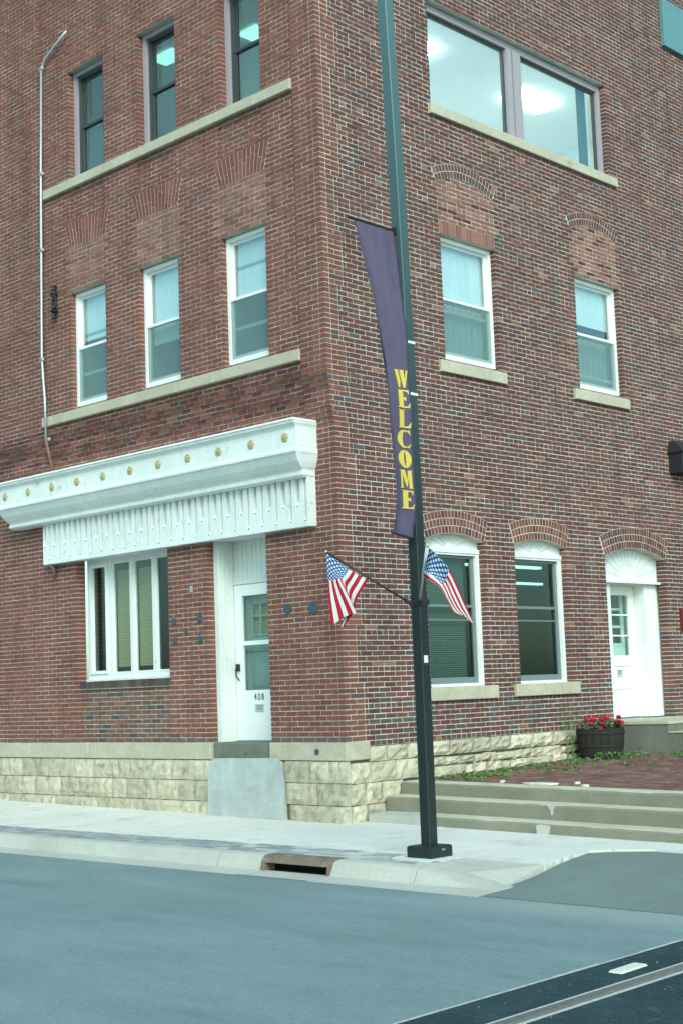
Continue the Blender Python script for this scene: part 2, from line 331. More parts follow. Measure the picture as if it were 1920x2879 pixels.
rest.build('paver_strip', 'paver_band', walk, kind='stuff')

# kerb and gutter pan, lofted, with drain gap
def kerb_prof(x):
    t = max(0, min(1, (x - 3.15) / 1.25)); t = t * t * (3 - 2 * t); h = lerp(-1.046, -1.185, t); bend = 0.16 * t
    return [(-2.405 + bend * 0.3, -1.3), (-2.405 + bend * 0.3, h - 0.004), (-2.44 + bend * 0.3, h), (-2.53 + bend * 0.2, h), (-2.585, h - 0.008), (-2.62, lerp(h, -1.195, 0.2)), (-2.645, lerp(h, -1.195, 0.55)), (-2.68, -1.193), (-2.72, -1.196), (-3.0, -1.2), (-3.0, -1.3)]
def kerb_seg(x0, x1, n, nm='kerb'):
    mb = MB(); xs_ = [lerp(x0, x1, i / n) for i in range(n + 1)]; k = 11
    vs_ = [(x, yy, zz) for x in xs_ for yy, zz in kerb_prof(x)]
    fs_ = [(i * k + j, (i + 1) * k + j, (i + 1) * k + j + 1, i * k + j + 1) for i in range(n) for j in range(k - 1)]
    fs_ += [tuple(range(k)), tuple(range(n * k + k - 1, n * k - 1, -1))]
    mb.add(vs_, fs_); return mb.build(nm, 'concrete_kerb', None, kind='structure')
for a, b, n in ((-14, -8.5, 2), (-8.49, -2.5, 2), (-2.49, 0.563, 2), (0.579, 1.25, 2), (2.31, 3.424, 2), (3.438, 4.45, 16)): kerb_seg(a, b, n)

# asphalt apron on the right
mb = MB()
edge = [(4.47, -2.92, ROAD_Z + 0.004), (4.35, -2.40, -1.192), (4.42, -2.1, -1.14), (4.38, -1.64, -1.078), (4.26, -1.2, -1.072), (4.14, -0.78, -1.075), (4.27, -0.55, -1.082), (4.60, -0.325, -1.085), (5.6, -0.285, -1.10), (7.05, -0.285, -1.115)]
low = [(4.47, -2.94, ROAD_Z + 0.003), (4.9, -2.95, ROAD_Z + 0.003), (5.2, -2.95, ROAD_Z + 0.003), (5.5, -2.95, ROAD_Z + 0.003), (5.8, -2.95, ROAD_Z + 0.003), (6.1, -2.95, ROAD_Z + 0.003), (6.4, -2.95, ROAD_Z + 0.003), (6.6, -2.95, ROAD_Z + 0.003), (6.8, -2.95, ROAD_Z + 0.003), (7.05, -2.95, ROAD_Z + 0.003)]
vs_ = []
for e, l in zip(edge, low):
    for t, zt in ((0, 0), (0.2, 0.12), (0.45, 0.6), (0.7, 0.9), (1, 1)): vs_.append((lerp(l[0], e[0], t), lerp(l[1], e[1], t), lerp(l[2], e[2], zt)))
mb.add(vs_, [(i * 5 + j, (i + 1) * 5 + j, (i + 1) * 5 + j + 1, i * 5 + j + 1) for i in range(9) for j in range(4)])
mb.build('driveway', 'asphalt_drive', None, smooth=True, kind='structure')

# terrace of old brick pavers behind the steps
def ter_z(x, y): return -0.562 + (y - 1.25) * 0.021 - 0.015 * x
mb = MB()
mb.hexa([(0, 1.2, -1.2), (7, 1.2, -1.2), (7, 12, -1.2), (0, 12, -1.2)] + [(x, y_, ter_z(x, y_) - 0.012) for x, y_ in ((0, 1.2), (7, 1.2), (7, 12), (0, 12))])
terrace = mb.build('terrace', 'paver_sand', None, kind='structure')
PAV = []
y = 1.235; row = 0
while y < 9.0:
    x = 0.08 - (0.1 if row % 2 else 0)
    while x < 6.8:
        if not (y > 5.5 and x < 1.9) : PAV.append((max(x, 0.06), x + 0.196, y, y + 0.094))
        x += 0.204
    y += 0.101; row += 1
PAV.sort(key=lambda p: (p[0] - CAM_POS.x) ** 2 + (p[2] - CAM_POS.y) ** 2 + (1000 if p[0] > 4.2 else 0))
rest = MB(); pal = [(0.19, 0.085, 0.07), (0.165, 0.08, 0.07), (0.215, 0.11, 0.085), (0.15, 0.085, 0.078), (0.22, 0.135, 0.105)]
for i, (x0, x1, y0, y1) in enumerate(PAV):
    c = jit(R.choice(pal), 0.12); m_ = MB() if i < 260 else rest; dz = R.uniform(-0.007, 0.007); q = [R.uniform(-0.004, 0.004) for _ in range(4)]; a = R.uniform(-0.004, 0.004)
    P4 = [(x0, y0 + a), (x1, y0 - a), (x1, y1 - a), (x0, y1 + a)]
    m_.hexa([(x_, y_, ter_z(x_, y_) - 0.05) for x_, y_ in P4] + [(x_, y_, ter_z(x_, y_) + dz + q[k]) for k, (x_, y_) in enumerate(P4)], c)
    if i < 260: m_.build('paver', 'paver_red', terrace)
rest.build('paver_field', 'paver_red', terrace, kind='stuff')

# three long concrete steps
steps = thing('concrete_steps', 'three long worn concrete steps rising from the sidewalk to the brick terrace', 'steps', (3, 0.7, -1.05))
def step(y0, y1, z, x0, x1):
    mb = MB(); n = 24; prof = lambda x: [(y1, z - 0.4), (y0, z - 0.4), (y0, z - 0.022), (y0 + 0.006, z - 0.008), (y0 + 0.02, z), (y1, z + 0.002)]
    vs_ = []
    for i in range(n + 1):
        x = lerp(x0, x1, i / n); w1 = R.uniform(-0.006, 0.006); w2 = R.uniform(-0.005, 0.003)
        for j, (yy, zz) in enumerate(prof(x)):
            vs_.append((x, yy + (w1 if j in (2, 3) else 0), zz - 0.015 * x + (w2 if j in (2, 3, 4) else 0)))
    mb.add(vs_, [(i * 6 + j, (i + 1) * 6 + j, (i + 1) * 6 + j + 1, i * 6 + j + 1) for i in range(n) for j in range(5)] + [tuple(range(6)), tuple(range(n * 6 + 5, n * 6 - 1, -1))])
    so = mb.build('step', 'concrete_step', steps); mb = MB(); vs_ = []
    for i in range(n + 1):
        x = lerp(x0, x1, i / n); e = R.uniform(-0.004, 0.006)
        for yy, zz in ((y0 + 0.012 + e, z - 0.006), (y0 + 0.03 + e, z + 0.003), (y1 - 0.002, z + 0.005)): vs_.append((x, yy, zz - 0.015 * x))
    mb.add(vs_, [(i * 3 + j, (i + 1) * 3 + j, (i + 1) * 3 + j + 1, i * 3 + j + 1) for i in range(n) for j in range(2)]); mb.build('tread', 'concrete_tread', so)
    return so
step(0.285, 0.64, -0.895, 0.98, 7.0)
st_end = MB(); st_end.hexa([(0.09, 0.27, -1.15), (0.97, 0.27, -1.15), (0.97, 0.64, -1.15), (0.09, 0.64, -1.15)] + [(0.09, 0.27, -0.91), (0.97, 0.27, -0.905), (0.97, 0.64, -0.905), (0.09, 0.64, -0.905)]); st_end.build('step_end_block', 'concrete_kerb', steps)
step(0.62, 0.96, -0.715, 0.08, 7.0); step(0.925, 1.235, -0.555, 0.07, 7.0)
for y0, poly in ((0.279, ((2.70, -1.065), (2.86, -1.07), (2.89, -0.955), (2.74, -0.945), (2.69, -0.96))), (0.613, ((2.60, -0.757), (2.74, -0.76), (2.70, -0.81), (2.685, -0.87), (2.665, -0.87), (2.655, -0.81)))):
    mb = MB(); mb.add([(x, y0, z) for x, z in poly] + [(x, y0 + 0.1, z) for x, z in poly], [tuple(range(len(poly)))] + [(i, (i + 1) % len(poly), len(poly) + (i + 1) % len(poly), len(poly) + i) for i in range(len(poly))]); mb.build('repair_patch', 'concrete_kerb', steps)

# ------------------------------------------------------------------ the brick building
bld = thing('brick_building', 'three-storey red brick corner building with white storefront cornice and limestone base', 'building', (0, 0, -1.0))
CO = 0.0677; PITCHB = 0.2165; JH = 0.012; JV = 0.0130; REC = 0.004
snap = lambda z: round(z / CO) * CO
LX0 = -9.6; RY1 = 14.0; ZT = snap(11.92)
class Rect:
    def __init__(s, a, b, z0, z1, hole=True, reveal=0.1): s.a, s.b, s.z0, s.z1, s.hole, s.reveal = a, b, snap(z0), snap(z1), hole, reveal
    def brick(s, z): return (s.a, s.b) if s.z0 < z < s.z1 else None
    def back(s, za, zb): return s.brick((za + zb) / 2) if s.hole else None
class Trap(Rect):                          # splayed flat arch: only bricks cut
    def __init__(s, a0, b0, a1, b1, z0, z1): super().__init__(a0, b0, z0, z1, False, 0); s.a1, s.b1 = a1, b1
    def brick(s, z):
        if not s.z0 < z < s.z1: return None
        t = (z - s.z0) / (s.z1 - s.z0); return (lerp(s.a, s.a1, t), lerp(s.b, s.b1, t))
class Arch:
    def __init__(s, a, b, z0, zs, rise, thick, hole=True, reveal=0.12):
        s.a, s.b, s.z0, s.zs, s.t, s.hole, s.reveal = a, b, snap(z0), zs, thick, hole, reveal
        h = (b - a) / 2; s.c = (a + b) / 2; s.R = (h * h + rise * rise) / (2 * rise); s.zc = zs + rise - s.R; s.al = math.asin(h / s.R); s.h = h
    def brick(s, z):
        if z < s.z0: return None
        if z < s.zs: return (s.a, s.b) if s.hole else None
        zo = s.zc + (s.R + s.t) * math.cos(s.al)
        if z < zo: hw = lerp(s.h, (s.R + s.t) * math.sin(s.al), (z - s.zs) / (zo - s.zs))
        else:
            q = (s.R + s.t) ** 2 - (z - s.zc) ** 2
            if q <= 0 or z > s.zc + s.R + s.t: return None
            hw = math.sqrt(q)
        if not s.hole:
            qi = s.R ** 2 - (z - CO - s.zc) ** 2
            if qi > 0 and z - CO < s.zc + s.R: return [(s.c - hw, s.c - math.sqrt(qi)), (s.c + math.sqrt(qi), s.c + hw)]
        return (s.c - hw, s.c + hw)
    def back(s, za, zb):
        if not s.hole or zb < s.z0 + 0.01: return None
        if za < s.zs: return (s.a, s.b)
        q = s.R ** 2 - (za - s.zc) ** 2
        if q <= 0 or za > s.zc + s.R: return None
        return (s.c - math.sqrt(q), s.c + math.sqrt(q))
    def ring(s, fac, rows, d0, d1, colf, mats):
        mb = MB()
        for k in range(rows):
            r0 = s.R + s.t * k / rows + 0.006; r1 = s.R + s.t * (k + 1) / rows - 0.006
            n = max(4, round(2 * s.al * (r0 + r1) / 2 / 0.073)); da = 2 * s.al / n; g = 0.006 / r0
            for i in range(n):
                a0 = -s.al + i * da + g; a1 = a0 + da - 2 * g
                poly = [(s.c + r * math.sin(a), s.zc + r * math.cos(a)) for r, a in ((r0, a0), (r0, a1), (r1, a1), (r1, a0))]
                mb.fprism(fac, poly, d0, d1 + R.uniform(-0.002, 0.002), jit(colf(), 0.14))
        bk = MB(); n = 24
        for i in range(n):
            a0 = -s.al + 2 * s.al * i / n; a1 = a0 + 2 * s.al / n
            bk.fprism(fac, [(s.c + r * math.sin(a), s.zc + r * math.cos(a)) for r, a in ((s.R, a0), (s.R, a1), (s.R + s.t, a1), (s.R + s.t, a0))], d0 - 0.004, d1 - 0.0035)
        return mb, bk
def sub(iv, cut):
    out = []
    for a, b in iv:
        if cut[1] <= a or cut[0] >= b: out.append((a, b)); continue
        if cut[0] > a: out.append((a, cut[0]))
        if cut[1] < b: out.append((cut[1], b))
    return out

RED = [(0.215, 0.074, 0.058), (0.202, 0.069, 0.055), (0.225, 0.079, 0.061), (0.195, 0.068, 0.056)]
OLD = [(0.13, 0.042, 0.042), (0.15, 0.047, 0.045), (0.11, 0.044, 0.046), (0.09, 0.052, 0.055), (0.155, 0.056, 0.05), (0.08, 0.055, 0.06), (0.125, 0.062, 0.058), (0.175, 0.066, 0.058)]
OLD_W = [5, 5, 4, 3, 3, 1.2, 1.6, 1.2]
PALE = [(0.275, 0.115, 0.092), (0.25, 0.102, 0.083), (0.29, 0.128, 0.10), (0.225, 0.10, 0.085)]
def red(): return R.choice(RED)
def old():
    if R.random() < 0.035: return R.choice([(0.26, 0.12, 0.085), (0.24, 0.13, 0.09), (0.09, 0.085, 0.10)])
    c = R.choices(OLD, OLD_W)[0]; return tuple(lerp(a, b, 0.42) for a, b in zip(c, (0.158, 0.063, 0.055)))
def pale(): return R.choice(PALE)

# ---- openings
L_W2 = [(-5.62, -4.725), (-3.885, -2.97), (-2.01, -1.11)]
L_W3 = [(-5.63, -4.70), (-3.83, -2.935), (-1.945, -1.11)]
Z2a, Z2b, Z3a, Z3b = snap(5.15), snap(7.04), snap(8.88), snap(10.70)
openL = [Rect(-5.71, -3.47, 0, 0.86, reveal=0.07), Rect(-5.71, -3.47, 0.8, 2.91, reveal=0.2), Rect(-2.60, -1.37, -0.05, 2.91, reveal=0.12)]
openL += [Rect(a, b, Z2a, Z2b, reveal=0.10) for a, b in L_W2] + [Rect(a, b, Z3a, Z3b, reveal=0.15) for a, b in L_W3]
jacks = []
for a, b in L_W2:
    t = Trap(a - 0.02, b + 0.01, a - 0.14, b + 0.13, 7.79, 8.20); jacks.append(t); openL.append(t)
arch1 = Arch(1.69, 2.96, 0.61, 2.675, 0.10, 0.325); arch2 = Arch(3.68, 4.965, 0.61, 2.68, 0.10, 0.325); arch3 = Arch(6.02, 7.79, 0.0, 2.61, 0.16, 0.335, reveal=0.16)
old1 = Arch(2.26, 3.54, 7.6, 7.87, 0.15, 0.215, hole=False); old2 = Arch(5.56, 6.84, 7.6, 7.87, 0.15, 0.215, hole=False)
sold = Rect(2.28, 3.56, 7.11, 7.28, hole=False)
R_W2 = [(2.30, 3.55), (5.60, 6.85)]
openR = [arch1, arch2, arch3, old1, old2, sold] + [Rect(a, b, 5.21, 7.11, reveal=0.1) for a, b in R_W2] + [Rect(2.22, 6.80, 9.02, 10.62, reveal=0.12)]

def d_pil(z):
    if z > 4.81: return 0.11
    if z > 4.60: return 0.068 + 0.014 * max(0, math.ceil((z - 4.60) / CO) - 0)
    if z > 4.40: return 0.068
    if z > 4.13: return 0.017 * math.ceil((z - 4.13) / CO)
    return 0.0
def d_bay(z):
    if z > 4.95: return 0.08
    if z > 4.74: return 0.048 + 0.0107 * math.ceil((z - 4.74) / CO)
    if z > 4.60: return 0.040
    if z > 4.40: return 0.0135 * math.ceil((z - 4.40) / CO)
    return 0.0
def dL(x, z):
    d = d_pil(z) if (x > -0.47 or x < -6.40) else d_bay(z)
    for a, b in L_W2:
        if a < x < b and snap(8.22) < z < snap(8.67): d -= 0.028
    return d
def colL(x, z):
    for a, b in L_W2:
        if a - 0.05 < x < b + 0.05 and Z2b < z < 7.79: return jit(pale(), 0.16)
    c = jit(red(), 0.10)
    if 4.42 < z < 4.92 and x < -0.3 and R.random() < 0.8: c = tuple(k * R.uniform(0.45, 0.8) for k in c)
    if x < -1.4 and z > 5 and R.random() < 0.04: c = jit((0.16, 0.078, 0.07), 0.12)
    if z < CO: c = tuple(lerp(k, 0.12, 0.5) for k in c)
    return c
def quoin(z): return 0.255 + (0.108 if (int(z / CO) // 11) % 2 == 0 else 0.0)
def colR(s, z, q):
    if s < q: return jit(red(), 0.10) if R.random() < 0.92 else jit((0.12, 0.07, 0.07), 0.1)
    for (a, b) in R_W2:
        if a - 0.05 < s < b + 0.05 and 7.11 < z < 7.98: return jit(R.choice(PALE + OLD[:1]), 0.16)
    c = jit(old(), 0.16)
    if z < 0.6 and R.random() < 0.3: c = jit((0.10, 0.075, 0.078), 0.15)
    return c

bricks = {'L': [], 'R': []}; backs = {'L': MB(), 'R': MB(), 'S': MB()}
def lay_course(fac, i, s0, s1, opens, dfun, cfun, header, first_depth=None, last_depth=None, splits=(), back_lo=None, back_hi=None):
    z0 = i * CO; z1 = z0 + CO; zm = (z0 + z1) / 2
    iv = [(s0, s1)]
    for p in splits: iv = [q for a, b in iv for q in (((a, p), (p, b)) if a < p < b else ((a, b),))]
    ivb = list(iv)
    for o in opens:
        c = o.brick(z1 if isinstance(o, Arch) and zm > o.zs else zm)
        for c_ in (c if isinstance(c, list) else [c] if c else []): iv = sub(iv, c_)
        c = o.back(z0, z1)
        if c: ivb = sub(ivb, (c[0] - 0.005, c[1] + 0.005))
    holes = [o.brick(zm) for o in opens if o.hole and o.brick(zm)]
    for a, b in ivb:
        if back_lo is not None and abs(a - s0) < 1e-6: a = back_lo
        if back_hi is not None and abs(b - s1) < 1e-6: b = back_hi
        B = backs[fac]
        ms = [a, b]
        for a_, b_ in zip(ms, ms[1:]):
            d = dfun((a_ + b_) / 2, zm) - REC
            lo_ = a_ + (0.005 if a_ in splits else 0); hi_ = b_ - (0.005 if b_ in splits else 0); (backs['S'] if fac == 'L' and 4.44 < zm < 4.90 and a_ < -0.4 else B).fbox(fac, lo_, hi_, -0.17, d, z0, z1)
    p = PITCHB / 2 if header else PITCHB
    off = 0 if header else (0 if i % 2 else PITCHB / 2)
    ends = set([s0, s1, *splits] + [e for h_ in holes for e in h_])
    for a, b in iv:
        ja = 0 if any(abs(a - e) < 1e-6 for e in ends) else JH / 2; jb = 0 if any(abs(b - e) < 1e-6 for e in ends) else JH / 2
        k = math.floor((a - off) / p) - 1; x = k * p + off
        while x < b:
            u0 = max(x + JH / 2, a + ja); u1 = min(x + p - JH / 2, b - jb)
            # swallow slivers
            if x + p - JH / 2 < b and b - (x + p) < 0.045 and b - (x + p) > -0.02: u1 = b - jb; x += 1e-9; nxt = b
            else: nxt = x + p
            if x < a and x + p - a < 0.045: x = nxt; continue
            if u0 - a < 0.045: u0 = a + ja
            if u1 - u0 > 0.02:
                dep = 0.025
                if any(abs(u0 - p_) < 0.002 or abs(u1 - p_) < 0.002 for p_ in splits): dep = 0.06
                for hcut in holes:
                    if abs(u0 - hcut[1]) < 0.002 or abs(u1 - hcut[0]) < 0.002: dep = 0.165
                if first_depth and abs(u0 - s0) < 1e-6: dep = first_depth
                if last_depth and abs(u1 - s1) < 1e-6: dep = last_depth
                um = (u0 + u1) / 2; d = dfun(um, zm)
                bricks[fac].append((u0, u1, d, dep, z0 + JV / 2, z1 - JV / 2, cfun(um, zm)))
            x = nxt
nL = int(ZT / CO); nLL = int(13.6 / CO)
Lsplit = (-0.47, -6.40)
for i in range(0, nLL):
    zm = (i + 0.5) * CO; even = i % 2 == 0; dp = d_pil(zm)
    lay_course('L', i, LX0, 0.0 if even else -0.1125, openL, dL, colL, False, last_depth=0.102 if even else None, splits=(Lsplit if d_pil(zm) != d_bay(zm) else ()) + (tuple(x for w_ in L_W2 for x in w_) if snap(8.22) < zm < snap(8.67) else ()), back_hi=-0.008)
    # infill panel below the storefront window
    if zm < 0.80: lay_course('L', i, -5.71, -3.47, [], lambda x, z: -0.07, lambda x, z: jit(R.choice([(0.19, 0.085, 0.066), (0.17, 0.085, 0.07), (0.21, 0.10, 0.078), (0.15, 0.08, 0.07)] * 3 + [(0.085, 0.075, 0.085)]), 0.13), False)
for i in range(-1, nLL):
    zm = (i + 0.5) * CO; even = i % 2 == 0; dp = d_pil(zm); q = quoin(zm) - dp
    s0 = (-dp + 0.1125) if even else -dp
    hd = i % 7 == 6
    cf = lambda s, z: colR(s, z, q)
    lay_course('R', i, s0, q, openR, lambda s, z: 0.0, cf, False, first_depth=0.102 if not even else None, back_lo=-dp + 0.009, back_hi=q + JH)
    lay_course('R', i, q + JH, RY1, openR, lambda s, z: 0.0, cf, hd)

def emit(fac, b, m_):
    s0, s1, d, dep, z0, z1, c = b
    j = lambda: R.uniform(-0.0026, 0.0026)
    f1 = R.uniform(-0.0015, 0.002)
    m_.hexa([F(fac, a, d - dep, z) for a, z in ((s0, z0), (s1, z0), (s1, z1), (s0, z1))] + [F(fac, a + j(), d + f1 + j() * 0.5, z + j()) for a, z in ((s0, z0), (s1, z0), (s1, z1), (s0, z1))], c)
for fac, nm, mo in (('L', 'front_wall', 'mortar_red_wall'), ('R', 'side_wall', 'mortar_pale')):
    wall = backs[fac].build(nm, mo, bld, origin=(-3.4, 0, 0) if fac == 'L' else (0, 4, 0))
    if fac == 'L': backs['S'].build('corbel_shade_mortar', 'mortar_corbel_shade', wall)  # darker mortar standing for underside shade of the corbel courses
    wall['label'] = 'smooth red brick front wall' if fac == 'L' else 'mottled dark red brick side wall with pale mortar'
    def key(b):
        p = Vector(F(fac, (b[0] + b[1]) / 2, 0, b[4])); return (p - CAM_POS).length + (3 if b[1] - b[0] < 0.15 else 0) + (5 if p.z > 3 else 0)
    bl = sorted(bricks[fac], key=key); rest = MB()
    for k, b in enumerate(bl):
        if k < 150: m_ = MB(); emit(fac, b, m_); m_.build('brick', 'brick_face', wall)
        else: emit(fac, b, rest)
    rest.build('brickwork', 'brick_face', wall, kind='stuff')
    if fac == 'L': wallL = wall
    else: wallR = wall

# flat arches above the second floor windows (splayed soldier bricks)
for t in jacks:
    mb = MB(); bk = MB(); n = 13; d = 0.08
    for i in range(n):
        f0, f1 = i / n, (i + 1) / n; g = 0.0075
        qa = lambda f, tz: (lerp(lerp(t.a, t.b, f), lerp(t.a1, t.b1, f), tz), lerp(t.z0 + 0.004, t.z1 - 0.004, tz))
        cut = R.choice([0.25, 0.5, 0.75]) if i % 2 else R.choice([0.5, 0.33, 0.66])
        for ta, tb in ((0, cut - 0.014), (cut + 0.014, 1)):
            p = [qa(f0, ta), qa(f1, ta), qa(f1, tb), qa(f0, tb)]
            p = [(p[0][0] + g, p[0][1]), (p[1][0] - g, p[1][1]), (p[2][0] - g, p[2][1]), (p[3][0] + g, p[3][1])]
            mb.fprism('L', p, d - 0.02, d + R.uniform(0.001, 0.003), jit(red(), 0.1))
    bk.fprism('L', [(t.a, t.z0), (t.b, t.z0), (t.b1, t.z1), (t.a1, t.z1)], d - 0.03, d - 0.003)
    a_ = bk.build('flat_arch', 'mortar_red_wall', bld); mb.build('arch_bricks', 'brick_face', a_)
for ar, rows, cf, d0 in ((arch1, 3, lambda: R.choice(RED + OLD[:2]), -0.12), (arch2, 3, lambda: R.choice(RED + OLD[:2]), -0.12), (arch3, 3, lambda: R.choice(OLD[:3] + RED[:1]), -0.20), (old1, 2, old, -0.03), (old2, 2, old, -0.03)):
    mb, bk = ar.ring('R', rows, d0, 0.008, cf, None)
    a_ = bk.build('brick_arch', 'mortar_pale', bld); mb.build('arch_bricks', 'brick_face', a_)
mb = MB(); n = 17
for i in range(n):
    a = lerp(2.28, 3.56, i / n) + 0.004; mb.fbox('R', a + 0.002, a + 1.28 / n - 0.010, -0.03, 0.003, sold.z0 + 0.004, sold.z1 - 0.004, jit(pale(), 0.16))
mb.build('soldier_course', 'brick_face', bld)
# metal fascia at the roof line
mb = MB(); mb.fbox('R', 8.74, RY1, 0.006, 0.07, ZT + 0.002, ZT + 0.9); mb.build('metal_fascia', 'teal_metal', bld)
mb = MB(); mb.box(LX0, -0.1, 0.1, RY1, 13.2, 13.3); mb.build('roof', 'room_dark', bld)

# ---- limestone base
def rock(fac, s0, s1, d, z0, z1, parent, rough=0.022, matn='limestone', name='stone', nx=None):
    nx = nx or max(3, int((s1 - s0) / 0.07)); nz = 4; mb = MB(); vs_ = []; g = 0.0045
    s0 += g; s1 -= g; z0 += g; z1 -= g; bulge = R.uniform(0.3, 1.0) * rough; tl = R.uniform(-0.5, 0.5) * rough; th = R.uniform(-0.4, 0.4) * rough
    for j in range(nz + 1):
        for i in range(nx + 1):
            u_, v_ = i / nx, j / nz; ed = min(u_, 1 - u_, v_, 1 - v_)
            dd = d + (bulge if ed > 0 else -rough * 0.1) + tl * (u_ - 0.5) + th * (v_ - 0.5) + R.uniform(-1, 1) * rough * (0.55 if ed > 0 else 0.25)
            e = 0.0028
            vs_.append(F(fac, lerp(s0, s1, u_) + R.uniform(-e, e) * (1 if ed == 0 else 3), dd, lerp(z0, z1, v_) + R.uniform(-e, e) * (1 if ed == 0 else 2.5)))
    k = nx + 1
    fs_ = [(j * k + i, j * k + i + 1, (j + 1) * k + i + 1, (j + 1) * k + i) for j in range(nz) for i in range(nx)]
    per = [i for i in range(k)] + [j * k + nx for j in range(1, nz + 1)] + [nz * k + i for i in range(nx - 1, -1, -1)] + [j * k for j in range(nz - 1, 0, -1)]
    o = len(vs_)
    for q in per:
        x_, y_, z_ = vs_[q]; vs_.append((x_, 0.03, z_) if fac == 'L' else (-0.03, y_, z_))
    m_ = len(per)
    fs_ += [(per[i], per[(i + 1) % m_], o + (i + 1) % m_, o + i) for i in range(m_)]
    mb.add(vs_, fs_); return mb.build(name, matn, parent)
mb = MB(); mb.fbox('L', LX0, -0.012, -0.3, -0.012, -1.3, -0.235); mb.fbox('R', 0.0, RY1, -0.3, -0.010, -1.3, -CO - 0.004)
base = mb.build('foundation', 'stone_joint', bld, origin=(0, 0, -1.2))
rowsL = [(-0.52, -0.238), (-0.805, -0.52), (-1.10, -0.805)]
wl_ = [0.5, 0.33, 0.70, 0.4, 0.28, 0.62, 0.36, 0.48]
for ri, (za, zb) in enumerate(rowsL):
    x = LX0 + ri * 0.17
    while x < -2.6:
        w_ = wl_[R.randrange(8)] * (0.75 if x < -6.8 else 1) ; x2 = min(x + w_, -2.56)
        if -2.56 - x2 < 0.12: x2 = -2.56
        rock('L', x, x2, 0.018, za, zb, base, rough=0.02); x = x2
        if x >= -2.57: break
for za, zb, cuts in ((-0.52, -0.238, (-1.12, -0.66, -0.30, 0.03)), (-0.80, -0.52, (-1.10, -0.53, 0.03)), (-1.10, -0.80, (-1.03, -0.26, 0.03))):
    for a, b in zip(cuts, cuts[1:]): rock('L', a, b, 0.025, za, zb, base, rough=0.028)
# side wall stones
for za, zb, cuts in ((-0.27, -CO - 0.006, (0.40, 0.72, 1.12, 1.42, 1.98, 2.5, 2.86, 3.34, 3.86, 4.36, 4.86, 5.02, 5.6)), (-0.27, -0.238, (0.03, 0.4)), (-0.53, -0.27, (0.03, 0.42, 0.9, 1.32, 1.62)), (-0.80, -0.53, (0.03, 0.30, 0.62, 1.0)), (-1.10, -0.80, (0.03, 0.32, 0.7))):
    for a, b in zip(cuts, cuts[1:]):
        if zb - za > 0.1: rock('R', a, b, 0.03, za, zb, base, rough=0.028)
for row, (za, zb) in enumerate(((-0.40, -0.272), (-0.56, -0.40))):     # small rubble along the terrace
    s = 1.62
    while s < 5.5:
        w_ = R.choice([0.12, 0.2, 0.3, 0.42, 0.16]); rock('R', s, min(s + w_, 5.6), R.uniform(0.0, 0.05), za + R.uniform(-0.02, 0.01), zb + R.uniform(-0.03, 0.0), base, rough=0.04, nx=3); s += w_
# cut stone belt course
mb = MB(); mb.fbox('L', LX0, -2.62, -0.1, 0.02, -0.225, -0.004); mb.fbox('L', -1.32, 0.028, -0.1, 0.02, -0.225, -0.004)
belt = mb.build('belt_course', 'stone_joint', bld)
def block(fac, s0, s1, d0, d1, z0, z1, parent, m_='stone_cut', name='stone_block', b=0.008):
    mb = MB(); e = lambda: R.uniform(-0.003, 0.003)
    vs_ = [F(fac, a, d0, z) for a, z in ((s0, z0), (s1, z0), (s1, z1), (s0, z1))] + [F(fac, a, d1 - b, z) for a, z in ((s0, z0), (s1, z0), (s1, z1), (s0, z1))] + [F(fac, a + e(), d1 + e() * 0.4, z + e() * 0.5) for a, z in ((s0 + b, z0 + b), (s1 - b, z0 + b), (s1 - b, z1 - b), (s0 + b, z1 - b))]
    mb.add(vs_, [(0, 1, 2, 3)] + [(i + o, (i + 1) % 4 + o, (i + 1) % 4 + 4 + o, i + 4 + o) for o in (0, 4) for i in range(4)] + [(8, 9, 10, 11)])
    return mb.build(name, m_, parent)
cuts = [LX0, -8.2, -7.0, -5.43, -5.23, -4.35, -2.585]
for a, b in zip(cuts, cuts[1:]): block('L', a + 0.002, b - 0.002, -0.05, 0.035, -0.232, -0.002, belt)
block('L', -1.385, 0.034, -0.05, 0.035, -0.232, -0.002, belt)
block('R', -0.030, 0.40, -0.03, 0.036, -0.234, -0.0025, belt)
block('L', -2.58, -1.39, -0.45, -0.02, -0.23, -0.008, bld, 'concrete_stoop', 'door_threshold')
# smooth concrete patch under the front door, rounded shoulders
mb = MB(); prof = []
for cx, cz, a0, a1 in ((-2.40, -0.40, 180, 90), (-1.22, -0.30, 90, 0)):
    rr = 0.16 if cx < -2 else 0.07
    for k in range(7): a = math.radians(lerp(a0, a1, k / 6)); prof.append((cx + rr * math.cos(a), cz + rr * math.sin(a)))
prof += [(-1.12, -1.1), (-2.585, -1.1)]
mb.fprism('L', prof, -0.1, 0.085); cblk = mb.build('concrete_patch', 'concrete_smooth', bld)
bv = cblk.modifiers.new('bevel', 'BEVEL'); bv.width = 0.03; bv.segments = 3; bv.limit_method = 'ANGLE'

